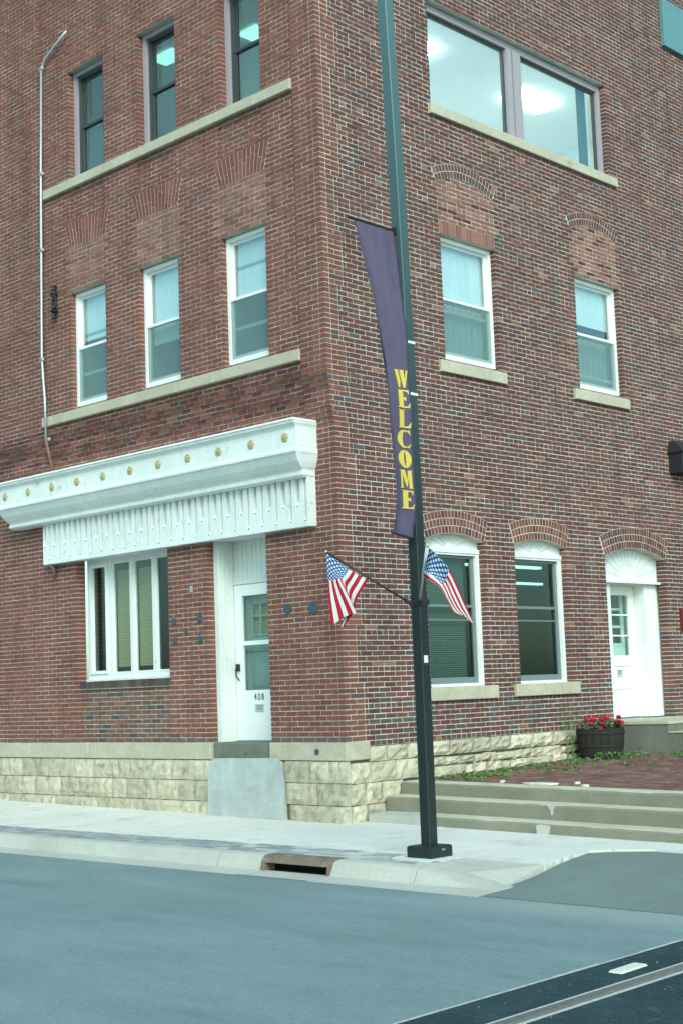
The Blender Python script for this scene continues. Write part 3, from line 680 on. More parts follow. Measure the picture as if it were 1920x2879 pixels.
# ---- sills
def sill(fac, s0, s1, z0, z1, d, cuts=()):
    mb = MB(); mb.fbox(fac, s0 + 0.01, s1 - 0.01, d - 0.16, d - 0.008, z0 + 0.006, z1 - 0.006); s_ = mb.build('sill', 'stone_joint', bld)
    cs = [s0, *cuts, s1]
    for a, b in zip(cs, cs[1:]): block(fac, a + 0.001, b - 0.001, d - 0.2, d, z0, z1, s_)
sill('L', -6.39, -0.472, 4.995, 5.148, 0.145, (-5.75, -4.6, -3.0, -2.2, -1.16))
sill('L', -6.28, -0.472, 8.725, 8.875, 0.145, (-5.2, -4.75, -4.3, -2.93, -2.4, -1.2, -0.95))
for a, b, z0, z1 in ((2.15, 3.66, 5.065, 5.235), (5.41, 6.95, 5.065, 5.235), (1.60, 3.10, 0.46, 0.642), (3.51, 5.10, 0.465, 0.648), (2.17, 6.98, 8.865, 9.02)):
    sill('R', a, b, z0, z1, 0.05, (3.9, 5.4) if b - a > 3 else ())
# rowlock sill below the storefront window
mb = MB(); n = 29
for i in range(n):
    a = lerp(-5.71, -3.475, i / n); mb.fbox('L', a + 0.004, a + 2.235 / n - 0.004, -0.2, -0.035 + R.uniform(-0.003, 0.003), 0.815, 0.918, jit((0.10, 0.07, 0.065), 0.2))
rs = mb.build('rowlock_sill', 'brick_face', bld); mb = MB(); mb.fbox('L', -5.708, -3.476, -0.2, -0.043, 0.80, 0.912); mb.build('mortar_bed', 'mortar_red_wall', rs)

# ---- rooms behind the glass
def room(fac, s0, s1, z0, z1, d, depth, m_, parent):
    mb = MB(); P = [F(fac, a, q, z) for q in (d, d - depth) for a, z in ((s0, z0), (s1, z0), (s1, z1), (s0, z1))]
    mb.add(P, [(4, 5, 6, 7), (0, 4, 5, 1), (1, 5, 6, 2), (2, 6, 7, 3), (3, 7, 4, 0)]); return mb.build('room', m_, parent)
def pane(fac, s0, s1, z0, z1, d, m_, parent, name='pane'):
    mb = MB(); mb.fbox(fac, s0, s1, d - 0.004, d, z0, z1) if m_ != 'insect_screen' else mb.add([F(fac, s0, d, z0), F(fac, s1, d, z0), F(fac, s1, d, z1), F(fac, s0, d, z1)], [(0, 1, 2, 3)])
    return mb.build(name, m_, parent)
def blind(fac, s0, s1, z0, z1, d, m_, parent, pitch=0.025):
    mb = MB(); n = int((z1 - z0) / pitch)
    for i in range(n):
        z = z1 - i * pitch; mb.add([F(fac, s0, d, z), F(fac, s1, d, z), F(fac, s1, d + 0.016, z - pitch * 0.8), F(fac, s0, d + 0.016, z - pitch * 0.8)], [(0, 1, 2, 3)])
    return mb.build('blind', m_, parent)

def double_hung(fac, s0, s1, z0, z1, d, zr, fm, gm_top, gm_bot, shade=0, screen=True, rm='room_mid', label=None, rail_extra=None, curtain=False):
    """frame part with sashes, panes, shade and room as its pieces; d = outer face of the frame"""
    mb = MB(); mb.frame(fac, s0, s1, z0, z1, 0.055, d - 0.10, d, 0.07); w_ = mb.build('window', fm, bld)
    if label: w_['label'] = label
    i0, i1 = s0 + 0.055, s1 - 0.055; b0, b1 = z0 + 0.07, z1 - 0.055
    mb = MB(); mb.frame(fac, i0, i1, zr - 0.02, b1, 0.04, d - 0.085, d - 0.055); mb.build('upper_sash', fm, w_)
    mb = MB(); mb.frame(fac, i0, i1, b0, zr + 0.02, 0.035, d - 0.05, d - 0.015, 0.045); mb.fbox(fac, i0, i1, d - 0.02, d - 0.004, zr - 0.02, zr + 0.022); mb.build('lower_sash', fm, w_)
    pane(fac, i0 + 0.03, i1 - 0.03, zr, b1 - 0.03, d - 0.068, gm_top, w_)
    pane(fac, i0 + 0.03, i1 - 0.03, b0 + 0.03, zr, d - 0.038, gm_bot, w_)
    if screen: pane(fac, i0 + 0.002, i1 - 0.002, b0, zr - 0.02, d - 0.012, 'insect_screen', w_, 'screen')
    if shade:
        mb = MB(); zb = shade; mb.fbox(fac, i0 + 0.01, i1 - 0.01, d - 0.135, d - 0.13, zb, b1); mb.fbox(fac, i0 + 0.01, i1 - 0.01, d - 0.14, d - 0.125, zb - 0.03, zb); mb.build('shade', 'shade_white', w_)
    if rail_extra:
        mb = MB(); mb.fbox(fac, i0, i1, d - 0.12, d - 0.105, rail_extra, rail_extra + 0.045); mb.build('inner_rail', 'white_frame', w_)
    if curtain:
        mb = MB(); n = 30
        for k in range(n): 
            a0, a1 = lerp(i0, i1, k / n), lerp(i0, i1, (k + 1) / n); q0, q1 = 0.02 * math.sin(k * 1.7), 0.02 * math.sin((k + 1) * 1.7)
            mb.add([F(fac, a0, d - 0.2 + q0, b0), F(fac, a1, d - 0.2 + q1, b0), F(fac, a1, d - 0.2 + q1, zr), F(fac, a0, d - 0.2 + q0, zr)], [(0, 1, 2, 3)])
        mb.build('curtain', 'curtain', w_)
    if rm: room(fac, s0 - 0.02, s1 + 0.02, z0, z1 + 0.02, d - 0.09, 1.6, rm, w_)
    return w_

for k, (a, b) in enumerate(L_W2):
    w_ = double_hung('L', a, b, Z2a + 0.075, Z2b - 0.01, -0.005, 6.14, 'white_frame', 'glass_bright', 'glass_clear', shade=(6.30, 5.9, 6.22)[k], rail_extra=(5.72, None, 5.72)[k], rm='room_mid')
    if k != 1: mb = MB(); z_ = (6.36, 6.60)[k // 2]; mb.fbox('L', a + 0.1, b - 0.1, -0.129, -0.115, z_, z_ + 0.03); mb.build('shade_batten', 'curtain', w_)
for k, (a, b) in enumerate(R_W2):
    double_hung('R', a + 0.0, b - 0.0, 5.30, 7.10, -0.085, 6.19, 'white_frame', 'glass_bright', 'glass_clear', shade=(6.3, 6.42)[k], rail_extra=(6.03, 5.52)[k], rm='room_mid', curtain=True)
for k, (a, b) in enumerate(L_W3):
    w_ = double_hung('L', a + 0.07, b - 0.0, Z3a + 0.02, Z3b - 0.06, -0.09, 9.77, 'dark_sash', 'glass_dark', 'glass_dark', screen=False, rm=None)
    mb = MB(); mb.fbox('L', a + 0.002, a + 0.072, -0.15, -0.035, Z3a, Z3b - 0.002); mb.fbox('L', a + 0.072, b, -0.15, -0.037, Z3b - 0.07, Z3b - 0.003); mb.build('outer_frame', 'mauve_frame', w_)

# big picture window on the side wall
mb = MB(); za, zb = 9.03, 10.61
mb.frame('R', 2.225, 6.795, za, zb, 0.10, -0.22, -0.10, 0.06); mb.fbox('R', 4.22, 4.34, -0.2, -0.09, za + 0.06, zb - 0.1); mb.fbox('R', 4.36, 4.44, -0.2, -0.075, za + 0.06, zb - 0.1); mb.fbox('R', 4.46, 4.58, -0.2, -0.09, za + 0.06, zb - 0.1)
mb.fbox('R', 4.33, 4.47, -0.2, -0.11, za + 0.06, zb - 0.1)
bw = mb.build('window', 'mauve_frame', bld, label='wide picture window with two panes and lit ceiling inside')
mb = MB()
for a, b in ((2.325, 4.22), (4.58, 6.695)): mb.frame('R', a, b, za + 0.06, zb - 0.1, 0.05, -0.19, -0.15)
mb.build('sash', 'dark_sash', bw)
pane('R', 2.35, 4.20, za + 0.08, zb - 0.12, -0.17, 'glass_bright', bw); pane('R', 4.60, 6.68, za + 0.08, zb - 0.12, -0.17, 'glass_bright', bw)
def open_room(x0, x1, y0, y1, z0, z1, m_, nm):
    mb = MB(); mb.add([(x0, y0, z0), (x1, y0, z0), (x1, y1, z0), (x0, y1, z0), (x0, y0, z1), (x1, y0, z1), (x1, y1, z1), (x0, y1, z1)], [(0, 1, 2, 3), (4, 5, 6, 7), (2, 6, 7, 3), (3, 7, 4, 0)]); return mb.build(nm, m_, bld)
r3 = open_room(-7.2, -0.171, 0.171, 9.5, 8.3, 10.96, 'room_white', 'third_floor_room')
for x, y_, sx, sy in ((-1.9, 6.5, 0.45, 1.0), (-1.9, 3.2, 0.45, 1.0), (-4.75, 0.95, 0.5, 0.3), (-3.15, 1.4, 0.4, 0.4), (-4.4, 4.5, 0.45, 1.0), (-5.6, 7.0, 0.45, 1.0)):
    mb = MB(); mb.box(x, x + sx, y_, y_ + sy, 10.90, 10.94); mb.build('ceiling_light', 'tube_light' if y_ > 3 else 'tube_light_soft', r3)
mb = MB(); mb.box(-0.75, -0.4, 5.2, 5.75, za - 0.3, za + 0.28); mb.box(-0.8, -0.45, 4.75, 5.05, za - 0.3, za + 0.12); mb.build('stacked_boxes', 'shade_white', bw)
mb = MB(); mb.add([(-0.28, 6.35 + 0.03 * math.sin(i * 2), z) for i in range(2) for z in (za, zb)], [(0, 1, 3, 2)]); n = 10
for k in range(n): mb.add([(-0.27 - 0.02 * (k % 2), lerp(6.36, 6.6, k / n), za), (-0.27 - 0.02 * ((k + 1) % 2), lerp(6.36, 6.6, (k + 1) / n), za), (-0.27 - 0.02 * ((k + 1) % 2), lerp(6.36, 6.6, (k + 1) / n), zb), (-0.27 - 0.02 * (k % 2), lerp(6.36, 6.6, k / n), zb)], [(0, 1, 2, 3)])
mb.build('curtain', 'leaf', bw)

# arched ground floor windows
def fan(ar, z0, d, parent, n=11, cz=None, hub=0.16, spokes=True, m_='white_paint'):
    mb = MB(); pts = []
    for k in range(17): a = lerp(-ar.al, ar.al, k / 16); pts.append((ar.c + ar.R * math.sin(a), ar.zc + ar.R * math.cos(a)))
    mb.fprism('R', [(ar.a, z0), (ar.b, z0)] + pts[::-1], d - 0.06, d)
    f_ = mb.build('fan_panel', m_, parent)
    cz = cz or z0; mb = MB()
    for k in range(1, n):
        a = math.radians(lerp(-90, 90, k / n)); dx, dz = math.sin(a), math.cos(a)
        t = min((ar.h - 0.05) / max(abs(dx), 1e-4), 9); hi = t
        for q in range(60):
            tt = hub + q * 0.02
            if abs(tt * dx) > ar.h - 0.04 or math.hypot(tt * dx, cz + tt * dz - ar.zc) > ar.R - 0.035: break
            hi = tt
        w_ = 0.0045
        p = [(ar.c + hub * dx + w_ * dz, cz + hub * dz - w_ * dx), (ar.c + hi * dx + w_ * dz, cz + hi * dz - w_ * dx), (ar.c + hi * dx - w_ * dz, cz + hi * dz + w_ * dx), (ar.c + hub * dx - w_ * dz, cz + hub * dz + w_ * dx)]
        mb.fprism('R', p, d - 0.001, d + 0.0025)
    mb.build('spoke_groove', 'groove_grey', f_)
    return f_
for ar, lab in ((arch1, 'arched window partly behind the lamp post'), (arch2, 'arched window with two lit tubes inside')):
    d = -0.10; mb = MB(); mb.frame('R', ar.a, ar.b, 0.645, 2.56, 0.075, d - 0.1, d, 0.04); mb.fbox('R', ar.a, ar.b, d - 0.1, d + 0.012, 2.515, 2.575)
    w_ = mb.build('window', 'white_paint', bld, label=lab)
    fan(ar, 2.572, d - 0.02, w_, n=10, hub=0.1)
    a, b = ar.a + 0.075, ar.b - 0.075
    mb = MB(); mb.frame('R', a, b, 0.685, 2.51, 0.065, d - 0.09, d - 0.045, 0.085); mb.fbox('R', a + 0.06, b - 0.06, d - 0.09, d - 0.05, 1.75, 1.79); mb.fbox('R', a + 0.06, b - 0.06, d - 0.085, d - 0.06, 1.565, 1.585); mb.build('sash', 'grey_sash', w_)
    pane('R', a + 0.05, b - 0.05, 1.77, 2.46, d - 0.07, 'glass_old', w_); pane('R', a + 0.05, b - 0.05, 0.75, 1.77, d - 0.066, 'glass_old', w_)
    if ar is arch1: blind('R', a, b - 0.12, 0.72, 2.5, d - 0.16, 'blind_grey', w_, 0.03)
    else:
        pass

mb = MB(); X0, X1, X2, Y0, Y1, Y2, Za, Zb = -6.5, -0.171, -0.78, 1.55, 5.95, 10.9, 0.35, 3.0
mb.add([(x, y_, z) for z in (Za, Zb) for x, y_ in ((X0, Y0), (X1, Y0), (X1, Y1), (X2, Y1), (X2, Y2), (X0, Y2))], [(0, 1, 2, 3), (0, 3, 4, 5), (6, 7, 8, 9), (6, 9, 10, 11), (2, 3, 9, 8), (4, 5, 11, 10), (5, 0, 6, 11), (3, 4, 10, 9)])
r1 = mb.build('ground_floor_room', 'room_teal', bld)
for x, y0, y1 in ((-1.95, 4.9, 6.85), (-4.42, 8.6, 10.25)):
    mb = MB(); mb.box(x, x + 0.1, y0, y1, 2.58, 2.62); mb.build('light_tube', 'tube_light_soft', r1)
# side door under its fan panel
mb = MB(); q = -0.19
mb.fbox('R', 6.02, 6.40, q - 0.06, q, 0.03, 2.20); mb.fbox('R', 7.48, 7.76, q - 0.06, q, 0.03, 2.20); mb.fbox('R', 7.40, 7.479, -0.62, q - 0.001, 0.03, 2.20); mb.fbox('R', 7.76, 7.845, q - 0.05, q - 0.012, 0.03, 2.20)
mb.fbox('R', 6.33, 6.399, -0.62, q - 0.061, 0.03, 2.20); mb.fbox('R', 6.40, 7.40, -0.62, q - 0.02, 2.19, 2.202)
mb.fbox('R', 6.02, 7.86, q - 0.06, -0.10, 2.203, 2.243)
for z_ in (7.53, 7.61, 7.69): mb.fbox('R', z_, z_ + 0.03, q, q + 0.01, 0.15, 2.12)
sd = mb.build('door_surround', 'white_paint', bld, label='white recessed side door surround with sunburst fan panel')
fan(arch3, 2.244, -0.17, sd, n=13, hub=0.24)
mb = MB(); pts = [(6.90 + 0.24 * math.cos(math.radians(a)), 2.246 + 0.2 * math.sin(math.radians(a))) for a in range(0, 181, 15)]; mb.fprism('R', pts, -0.17, -0.158); mb.build('fan_hub', 'white_frame', sd)
D0, D1, dd = 6.40, 7.395, -0.40
mb = MB()
mb.fbox('R', D0, D0 + 0.17, dd - 0.045, dd, 0.04, 2.185); mb.fbox('R', D1 - 0.17, D1, dd - 0.045, dd, 0.04, 2.185)
for z0, z1 in ((0.04, 0.22), (0.50, 0.53), (0.87, 1.04), (2.03, 2.185)): mb.fbox('R', D0 + 0.17, D1 - 0.17, dd - 0.045, dd - 0.001, z0, z1)
mb.fbox('R', D0 + 0.16, D1 - 0.16, dd - 0.03, dd - 0.018, 0.2, 0.95)
dr = mb.build('door', 'white_frame', bld, label='white side door with a tall window of horizontal bars')
pane('R', D0 + 0.16, D1 - 0.16, 1.02, 2.05, dd - 0.028, 'glass_clear', dr)
mb = MB()
for z in (1.355, 1.695): mb.fbox('R', D0 + 0.17, D1 - 0.17, dd - 0.022, dd - 0.004, z, z + 0.022)
mb.build('glazing_bar', 'white_frame', dr)
mb = MB(); q = dd - 0.15
mb.fbox('R', D0, 7.30, q - 0.03, q, 0.9, 1.25); mb.fbox('R', 7.22, 7.30, q - 0.03, q - 0.001, 1.25, 2.1)
for z in (1.50, 1.79): mb.fbox('R', D0, 7.22, q - 0.025, q - 0.005, z, z + 0.04)
mb.build('inner_door', 'white_frame', dr)
room('R', D0, D1, 0.9, 2.18, q - 0.03, 0.9, 'room_mid', dr)
mb = MB(); mb.fbox('R', 6.80, 6.97, dd - 0.018, dd - 0.012, 0.69, 0.815); nt_ = mb.build('notice', 'paper', dr)
mb = MB()
for k in range(4): mb.fbox('R', 6.82, 6.95 - 0.02 * (k % 2), dd - 0.012, dd - 0.0105, 0.795 - 0.022 * k, 0.805 - 0.022 * k)
mb.fbox('R', 6.80, 6.97, dd - 0.012, dd - 0.0105, 0.69, 0.694); mb.build('notice_print', 'ink', nt_)

# ---- storefront window with four lights
mb = MB(); d = -0.2; mb.frame('L', -5.70, -3.30, 0.955, 2.80, 0.07, d - 0.1, d, 0.075)
for a, b in ((-5.170, -5.085), (-4.625, -4.555), (-4.085, -4.015)): mb.fbox('L', a, b, d - 0.09, d - 0.003, 1.03, 2.73)
mb.fbox('L', -5.70, -3.30, d - 0.05, d + 0.05, 0.925, 0.96)
sw = mb.build('window', 'white_paint', bld, label='storefront window of four tall lights, two with tan blinds')
lights = ((-5.63, -5.170), (-5.085, -4.625), (-4.555, -4.085), (-4.015, -3.37))
for k, (a, b) in enumerate(lights):
    mb = MB(); dq = 0.02 if k == 0 else -0.012; mb.frame('L', a + 0.003, b - 0.003, 1.033, 2.727, 0.022 if k else 0.05, d - 0.06, d + dq); mb.build('sash', 'white_frame', sw)
    pane('L', a + 0.03, b - 0.03, 1.06, 2.70, d - 0.04, 'glass_dark' if k in (0, 3) else 'glass_clear', sw)
    if k in (1, 2): blind('L', a + 0.02, b - 0.01, 1.12, 2.60, d - 0.11, 'blind_tan', sw)
room('L', -5.72, -3.3, 0.9, 2.85, d - 0.1, 1.2, 'room_dark', sw)
mb = MB(); mb.fbox('L', -5.71, -3.30, -0.30, 0.05, 2.80, 2.84); mb.build('soffit', 'white_paint', bld)

# ---- front door
mb = MB()
mb.fbox('L', -2.60, -2.47, -0.42, -0.125, 0.0, 2.83); mb.fbox('L', -2.585, -2.49, -0.126, -0.115, 0.0, 2.83)
for q in (0.18, 0.26, 0.33): mb.fbox('L', -2.471, -2.463, -q - 0.03, -q, 0.05, 2.78)
mb.fbox('L', -1.50, -1.37, -0.42, -0.125, 0.0, 2.83); mb.fbox('L', -2.47, -1.50, -0.45, -0.36, 2.185, 2.215)
ds = mb.build('door_surround', 'weathered_white', bld, label='white front door surround, paint worn on the jamb')
mb = MB()
for k in range(10): a = lerp(-2.469, -1.502, k / 10); mb.fbox('L', a + 0.003, a + 0.0965 - 0.003, -0.44, -0.385, 2.216, 2.80)
mb.fbox('L', -2.47, -1.5, -0.46, -0.392, 2.216, 2.80); mb.build('transom_boards', 'weathered_white', ds)
mb = MB(); mb.fbox('L', -2.61, -1.36, -0.42, 0.05, 2.80, 2.84); mb.build('soffit', 'white_paint', ds)
D0, D1, dd = -2.462, -1.52, -0.375
mb = MB(); mb.fbox('L', D0, D0 + 0.155, dd - 0.04, dd, 0.012, 2.18); mb.fbox('L', D1 - 0.155, D1, dd - 0.04, dd, 0.012, 2.18)
for z0, z1 in ((0.012, 0.70), (1.325, 1.385), (2.02, 2.18)): mb.fbox('L', D0 + 0.155, D1 - 0.155, dd - 0.04, dd - 0.001, z0, z1)
fd = mb.build('door', 'white_frame', bld, label='white storm door numbered 408')
pane('L', D0 + 0.15, D1 - 0.15, 1.38, 2.03, dd - 0.02, 'glass_clear', fd); pane('L', D0 + 0.15, D1 - 0.15, 0.69, 1.33, dd - 0.02, 'glass_clear', fd)
mb = MB(); q = dd - 0.14
mb.frame('L', D0 + 0.02, D1 - 0.02, 1.24, 2.1, 0.20, q - 0.03, q); mb.fbox('L', -2.10, -2.065, q - 0.02, q, 1.40, 1.95); mb.fbox('L', -1.87, -1.835, q - 0.02, q, 1.40, 1.95)
for z in (1.45, 1.72): mb.fbox('L', D0 + 0.2, D1 - 0.2, q - 0.02, q - 0.002, z, z + 0.035)
mb.fbox('L', D0 + 0.02, D1 - 0.02, q - 0.03, q, 0.02, 1.23); mb.frame('L', D0 + 0.22, D1 - 0.2, 0.75, 1.12, 0.02, q, q + 0.01); mb.build('inner_door', 'room_mid', fd)
blind('L', D0 + 0.1, D1 - 0.1, 1.3, 2.05, q - 0.06, 'blind_tan', fd)
room('L', D0, D1, 0.0, 2.18, q - 0.08, 0.5, 'room_dark', fd)
mb = MB(); mb.tube([F('L', D0 + 0.055, dd + 0.03, 1.02), F('L', D0 + 0.05, dd + 0.055, 0.98), F('L', D0 + 0.06, dd + 0.05, 0.90), F('L', D0 + 0.075, dd + 0.012, 0.84)], 0.009); mb.fbox('L', D0 + 0.03, D0 + 0.085, dd, dd + 0.035, 0.97, 1.07); mb.build('handle', 'black_iron', fd)
# house number 408 as thin raised figures
SEG = {'4': [[(0.62, 0), (0.62, 1), (0.08, 0.34), (0.95, 0.34)]], '0': [[(0.5, 0), (0.2, 0.1), (0.1, 0.35), (0.1, 0.65), (0.2, 0.9), (0.5, 1), (0.8, 0.9), (0.9, 0.65), (0.9, 0.35), (0.8, 0.1), (0.5, 0)]],
       '8': [[(0.5, 0.54), (0.22, 0.64), (0.18, 0.82), (0.5, 1), (0.82, 0.82), (0.78, 0.64), (0.5, 0.54), (0.15, 0.4), (0.12, 0.18), (0.5, 0), (0.88, 0.18), (0.85, 0.4), (0.5, 0.54)]]}
mb = MB()
for i, ch in enumerate('408'):
    for ln in SEG[ch]:
        for p, q_ in zip(ln, ln[1:]):
            P0 = Vector((-2.095 + i * 0.072 + p[0] * 0.05, 0.565 + p[1] * 0.085)); P1 = Vector((-2.095 + i * 0.072 + q_[0] * 0.05, 0.565 + q_[1] * 0.085)); t = (P1 - P0).normalized(); nn = Vector((-t.y, t.x)) * 0.006
            mb.fprism('L', [tuple(P0 + nn), tuple(P1 + nn), tuple(P1 - nn), tuple(P0 - nn)], dd, dd + 0.003 + R.uniform(0, 0.0008))
mb.build('house_number', 'ink', fd)
mb = MB(); mb.fbox('L', -2.09, -1.905, dd, dd + 0.003, 0.395, 0.505); nt_ = mb.build('notice', 'paper', fd)
mb = MB(); mb.fbox('L', -2.085, -1.91, dd + 0.003, dd + 0.004, 0.40, 0.404)
for k, w_ in enumerate((0.15, 0.11, 0.14, 0.12)): mb.fbox('L', -1.998 - w_ / 2, -1.998 + w_ / 2, dd + 0.003, dd + 0.0045, 0.482 - k * 0.02, 0.490 - k * 0.02)
mb.build('notice_print', 'ink', nt_)

def disc(fac, s, d, z, r, h, m_, name, parent, n=16, star=0):
    mb = MB(); vs_ = []
    for q in range(n): a = 2 * math.pi * q / n; rr = r * (1 + star * (1 if q % 2 else -1)); vs_.append((s + rr * math.cos(a), z + rr * math.sin(a)))
    mb.fprism(fac, vs_, d, d + h); return mb.build(name, m_, parent)
# ---- cornice and ribbed panel over the storefront
CX0, CX1 = -7.25, -0.335
prof = [(-0.02, 4.20), (0.44, 4.175), (0.45, 4.15), (0.43, 4.13), (0.43, 4.115), (0.39, 4.085), (0.375, 4.06), (0.375, 3.80), (0.40, 3.785), (0.42, 3.765), (0.42, 3.735), (0.395, 3.715), (0.375, 3.68), (0.34, 3.62), (0.285, 3.56), (0.235, 3.525), (0.225, 3.50), (0.24, 3.485), (0.24, 3.45), (0.19, 3.425), (-0.02, 3.425)]
mb = MB(); vs_ = []; k = len(prof)
for e, sgn, ends_ in ((CX0, -1, ('w', 'f')), (CX1, 1, ('f', 'w'))):
    for q in ends_:
        for dq, z in prof: vs_.append(F('L', e + sgn * (max(dq, 0.19) - 0.375) * 0.35, dq if q == 'f' else min(dq, -0.02), z))
mb.add(vs_, [(j * k + i, j * k + i + 1, (j + 1) * k + i + 1, (j + 1) * k + i) for j in range(3) for i in range(k - 1)])
cor = mb.build('cornice', 'white_paint', bld, label='white wooden storefront cornice with gold rosettes')
for i in range(12):
    x = -0.54 - 0.655 * i
    if x < CX0: break
    mb = MB(); c = F('L', x, 0.375, 3.945); o = len(mb.v)
    ringp = [(0.0, 0.03), (0.02, 0.028), (0.026, 0.016), (0.045, 0.018), (0.058, 0.012), (0.064, 0.0)]; vs_ = []; nseg = 14
    for rr, h in ringp:
        for q in range(nseg): a = 2 * math.pi * q / nseg; rs_ = rr * (1 + 0.07 * math.cos(7 * a)); vs_.append((c[0] + rs_ * math.cos(a), c[1] - h, c[2] + rs_ * 1.0 * math.sin(a)))
    mb.add(vs_, [(j * nseg + q, j * nseg + (q + 1) % nseg, (j + 1) * nseg + (q + 1) % nseg, (j + 1) * nseg + q) for j in range(len(ringp) - 1) for q in range(nseg)])
    mb.build('rosette', 'gold', cor)
PX0, PX1 = -6.40, -0.385
mb = MB(); mb.fbox('L', PX0, PX1, -0.03, 0.02, 2.792, 3.435); pnl = mb.build('fluted_panel', 'white_paint', bld, label='white wooden fascia with staggered vertical flutes')
x = PX1; k = 0; SPF = 0.1375
while x > PX0 + 0.05:
    x0_ = max(x - SPF, PX0); c_ = (x + x0_) / 2; long_ = k % 2 == 0; hw = 0.024 if long_ else 0.040; ze = (2.88 if long_ else 3.08) + R.uniform(-0.008, 0.008); dF = 0.135; dp_ = 0.11; zt_ = 3.436; zb_ = 2.79 + R.uniform(-0.002, 0.002); e = 0.0012; mb = MB()
    P_ = [F('L', a, d_, z) for a, d_, z in ((x0_ + e, dF, zb_), (c_ - hw, dF, zb_), (c_ + hw, dF, zb_), (x - e, dF, zb_), (x0_ + e, dF, zt_), (c_ - hw, dF, zt_), (c_ + hw, dF, zt_), (x - e, dF, zt_), (c_ - hw, dF, ze), (c_ + hw, dF, ze), (c_ - hw * 0.9, dF - dp_, zt_), (c_ + hw * 0.9, dF - dp_, zt_), (x0_ + e, 0.02, zb_), (x - e, 0.02, zb_), (x0_ + e, 0.02, zt_), (x - e, 0.02, zt_), (c_ - hw * 0.9, dF - dp_ * 0.9, ze + 0.07), (c_ + hw * 0.9, dF - dp_ * 0.9, ze + 0.07))]
    mb.add(P_, [(0, 1, 8, 5, 4), (2, 3, 7, 6, 9), (1, 2, 9, 8), (8, 9, 17, 16), (16, 17, 11, 10), (8, 16, 10, 5), (9, 6, 11, 17), (0, 4, 14, 12), (3, 13, 15, 7), (0, 12, 13, 3)])
    bt = mb.build('fluted_board', 'white_paint', pnl)
    disc('L', c_, dF, ze - 0.012, 0.010, 0.003, 'ink', 'flute_dot', bt, n=8)  # small dark dot at the lower end of the flute
    x -= SPF; k += 1

# ---- wall anchors
disc('L', -0.97, 0.0, 1.755, 0.065, 0.02, 'anchor_blue', 'anchor_plate', bld); disc('L', -0.49, 0.0, 1.735, 0.078, 0.02, 'anchor_blue', 'anchor_plate', bld); disc('L', -0.49, 0.035, -0.12, 0.04, 0.008, 'anchor_blue', 'anchor_plate', bld)
for x, z, r_ in ((-3.35, 1.72, 0.05), (-2.78, 1.735, 0.055), (-3.07, 1.56, 0.04), (-3.33, 1.44, 0.05), (-2.77, 1.44, 0.055)): disc('L', x, 0.0, z, r_, 0.015, 'anchor_blue', 'wall_star', bld, n=10, star=0.3)
mb = MB(); mb.fbox('L', -2.96, -2.91, 0, 0.02, 2.11, 2.20); mb.build('door_bell', 'galvanised', bld)

# ------------------------------------------------------------------ things on the wall
cd = thing('electrical_conduit', 'thin galvanised conduit pipe running down the far left of the front wall', 'pipe', (-6.3, -0.15, 4.2))
mb = MB(); mb.tube([F('L', -5.55, 0.14, 11.34), F('L', -5.84, 0.145, 11.22), F('L', -6.15, 0.145, 11.08), F('L', -6.26, 0.145, 10.94), F('L', -6.31, 0.145, 9.2), F('L', -6.335, 0.145, 7.4), F('L', -6.35, 0.145, 6.11), F('L', -6.30, 0.16, 5.8), F('L', -6.215, 0.19, 5.41), F('L', -6.205, 0.19, 4.77)], 0.022); mb.build('pipe', 'galvanised', cd, smooth=True)
mb = MB(); mb.tube([F('L', -6.205, 0.19, 4.77), F('L', -6.17, 0.15, 4.5), F('L', -6.10, 0.12, 4.19)], 0.024); mb.build('pipe_tail', 'rust_pipe', cd, smooth=True)
for z in (10.95, 9.17, 7.9, 6.10, 4.78):
    s = -6.35 + (z - 6) * 0.018 if z > 6 else -6.205; mb = MB(); mb.tube([F('L', s - 0.05 if z < 5 else s - 0.045, 0.14, z), F('L', s + 0.045, 0.16, z)], 0.028); mb.build('coupling', 'galvanised', cd)
mb = MB(); mb.tube([F('L', -6.22, 0.13, 2.80), F('L', -6.22, 0.06, 2.72), F('L', -6.235, 0.05, 2.58)], 0.03); o_ = mb.build('pipe_stub', 'rust_pipe', None, smooth=True); o_['label'] = 'short rusty pipe end poking out below the white panel at left'; o_['category'] = 'pipe'
ins = thing('insulator_rack', 'black rack of spool insulators on the wall beside the leftmost window', 'insulator', (-6.0, -0.12, 6.72))
mb = MB(); mb.tube([F('L', -6.0, 0.10, 6.72), F('L', -6.0, 0.10, 7.26)], 0.014); mb.tube([F('L', -6.0, 0.2, 6.80), F('L', -5.88, 0.2, 6.86), F('L', -5.86, 0.2, 7.02), F('L', -6.0, 0.2, 7.1)], 0.012); mb.fbox('L', -6.03, -5.97, 0.08, 0.2, 6.80, 6.84); mb.fbox('L', -6.03, -5.97, 0.08, 0.2, 7.08, 7.12); mb.build('bracket', 'black_iron', ins)
for z in (6.74, 6.90, 7.03, 7.2):
    mb = MB(); c = F('L', -6.0, 0.15, z); mb.lathe(c, [(0, -0.04), (0.035, -0.04), (0.04, -0.025), (0.02, 0), (0.04, 0.025), (0.035, 0.04), (0, 0.04)], 12); mb.build('spool', 'black_iron', ins, smooth=True)
wlamp = thing('wall_lamp', 'black box wall lamp with sloped hood at the right edge of the side wall', 'lamp', (0.2, 8.25, 4.08))
mb = MB(); mb.fprism('R', [(8.12, 4.10), (8.66, 4.10), (8.66, 4.45), (8.12, 4.45)], 0.0, 0.26); mb.build('housing', 'black_iron', wlamp)
mb = MB(); mb.hexa([(0.0, 8.09, 4.451), (0.30, 8.09, 4.451), (0.30, 8.69, 4.451), (0.0, 8.69, 4.451), (0.0, 8.16, 4.66), (0.1, 8.16, 4.66), (0.1, 8.62, 4.66), (0.0, 8.62, 4.66)]); mb.build('hood', 'black_iron', wlamp)
